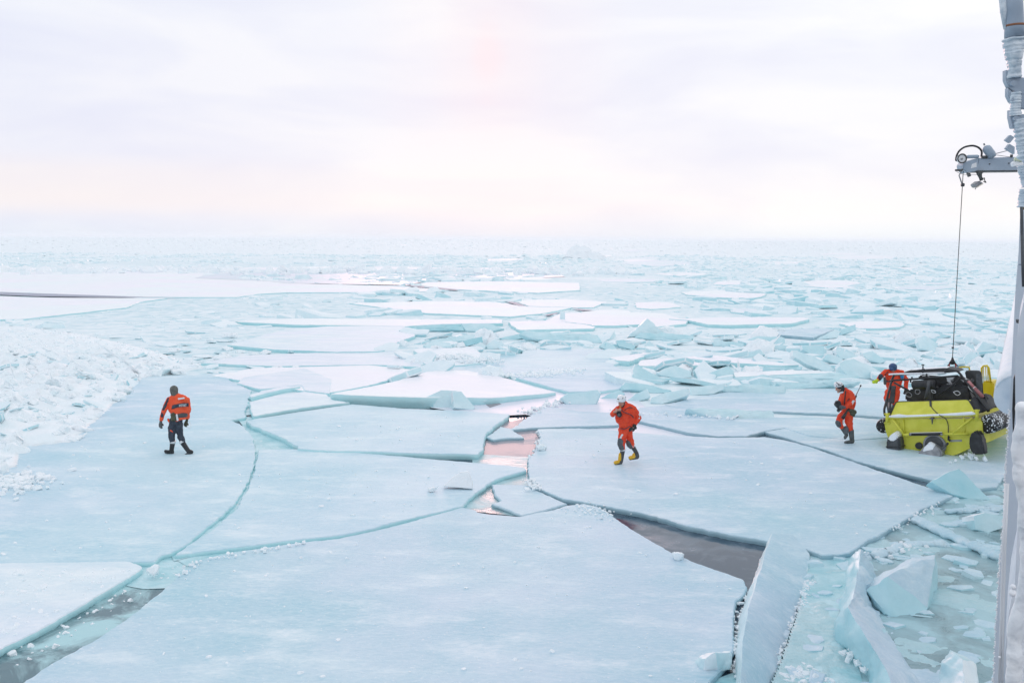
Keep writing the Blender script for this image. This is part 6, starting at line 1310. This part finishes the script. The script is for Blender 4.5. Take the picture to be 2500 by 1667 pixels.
tube_obj('stock', [lq(365, 955, -.26), lq(400, 900, -.26), lq(440, 830, -.24), lq(530, 700, -.05), lq(610, 540, .12)], [.055, .050, .030, .028, .030], M_BLACK, rf, 10)
tube_obj('scope', [lq(600, 575, .08), lq(630, 515, .12)], .028, M_BLACK, rf, 8)
cm3 = empty('camera_unit', f.base+f.p(290, 690, -.22), 'black camera with furry cover held low by the stooping man', 'camera')
def lc(*q): return f.base+f.p(*q)-cm3.location
prism_obj('camera_body', [lc(x, y, -.26) for x, y in ((240, 625), (330, 610), (355, 690), (340, 750), (290, 775), (240, 720))], (0, .12, 0), M_BLACK, cm3, .02)
tube_obj('lens', [lc(270, 670, -.2), lc(215, 690, -.2)], .05, M_DGREY, cm3, 12); tube_obj('side_knob', [lc(285, 760, -.25), lc(295, 785, -.25)], .03, M_BLACK, cm3, 8)

# --- man 4: blue cap, behind the boat
f = Fig('man in orange suit with blue cap leaning forward behind the yellow boat', (2050, 850), 5.227, (660, 862), Y=31.5)
AL = [(590, 300, -.02, .075), (520, 360, -.10, .062), (492, 400, -.14, .046)]
AR = [(790, 310, 0, .075), (850, 410, -.03, .062), (845, 510, -.06, .046)]
L1 = [(640, 560, 0, .11), (625, 690, -.04, .085), (640, 830, 0, .055)]; L2 = [(715, 560, 0, .11), (705, 690, 0, .085), (690, 830, 0, .055)]
torso = [(690, 300, 0, .06), (690, 350, 0, .14), (690, 440, 0, .155), (680, 540, 0, .14)]
body = flesh('body', [f.ch(torso, -.02), f.ch(AL, -.02), f.ch(AR, -.02), f.ch(L1, -.02), f.ch(L2, -.02), [(f.p(685, 300, -.02), .055), (f.p(682, 262, -.08), .065)], [(f.p(682, 290, -.17), .018)]]
     + hand(f, (488, 405, -.15), (465, 418, -.16), 1, None)+hand(f, (845, 525, -.06), (842, 550, -.06), 1, None), M_SKIN, f.o, .011, 2, extra=[(f.p(682, 262, -.08), .082, .095, .11)])
flesh('blue_cap', [], M_BLUE, f.o, .012, 2, extra=[(f.p(680, 236, -.06), .128, .14, .115), (f.p(682, 262, -.10), .12, .10, .07)])
flesh('eye', [[(f.p(668, 284, -.17), .010)]], M_BLACK, f.o, .005, 0); flesh('eye', [[(f.p(696, 284, -.17), .010)]], M_BLACK, f.o, .005, 0)
su = flesh('survival_suit', [f.ch([(590, 300, -.02, .085), (680, 310, .02, .12), (785, 310, 0, .085)]), f.ch([(690, 350, 0, .175), (690, 440, 0, .185), (680, 540, 0, .165)]), f.ch([(620, 340, 0, .11), (640, 480, 0, .12)]), f.ch([(760, 350, 0, .11), (740, 480, 0, .12)]), f.ch(AL, .014), f.ch(AR, .016), f.ch([(630, 560, 0, .13), (608, 640, -.04, .11), (625, 700, -.04, .10)]), f.ch([(720, 560, 0, .13), (712, 640, 0, .11), (705, 700, 0, .10)])], M_ORANGE, f.o, .015)
flesh('knee_patch', [f.ch([(615, 660, -.08, .10), (625, 730, -.06, .09)])], M_PATCH, su, .014)
boot(f, 'boot', (628, 720, 0), (640, 820, 0), (645, 845, .04), (630, 850, -.08), M_BOOTG, M_BLACK, .085); boot(f, 'boot', (705, 720, 0), (692, 820, 0), (690, 842, .04), (682, 850, -.08), M_BOOTG, M_BLACK, .085)
flesh('dark_cuff', [f.ch([(525, 355, -.12, .078), (505, 388, -.14, .070)])], M_NAVY, su, .014)
flesh('glove', [[(q, r_+.012) for q, r_ in c_] for c_ in hand(f, (490, 402, -.15), (468, 416, -.16), 1, None)], M_HIVIS, f.o, .009, 1)
flesh('glove', [[(q, r_+.012) for q, r_ in c_] for c_ in hand(f, (845, 515, -.06), (842, 545, -.06), 1, None)], M_BLACK, f.o, .009, 1)
tube_obj('strap', [f.p(620, 300, -.13), f.p(560, 350, -.12)], .014, M_NAVY, su, 6)
tube_obj('strap', arc([f.p(570, 395, -.2), f.p(600, 420, -.2), f.p(680, 430, -.22)], 3), .022, M_NAVY, su, 6)
flesh('radio_pouch', [[(f.p(575, 380, -.18), .045), (f.p(580, 450, -.18), .050)]], M_DGREY, f.o, .014)
flesh('blue_pouch', [[(f.p(795, 340, -.14), .06), (f.p(798, 370, -.14), .06)]], mat('blue_nylon', (0.02, .25, .55), .6), f.o, .014)

# thin cold air
AIR = True
if AIR:
    bm = bmesh.new(); add_box(bm, (-9500, -70, -1.2), (9500, 12500, 14.0)); hz = bm_obj('haze', bm, [], None, False)
    m = bpy.data.materials.new('cold_air'); m.use_nodes = True; n = m.node_tree.nodes; n.clear(); ou = n.new('ShaderNodeOutputMaterial'); vp = n.new('ShaderNodeVolumePrincipled')
    vp.inputs['Color'].default_value = (0.97, 0.985, 1.0, 1); vp.inputs['Density'].default_value = 0.00017; vp.inputs['Anisotropy'].default_value = 0.2
    m.node_tree.links.new(vp.outputs[0], ou.inputs['Volume']); hz.data.materials.append(m); tag(hz, kind='stuff')
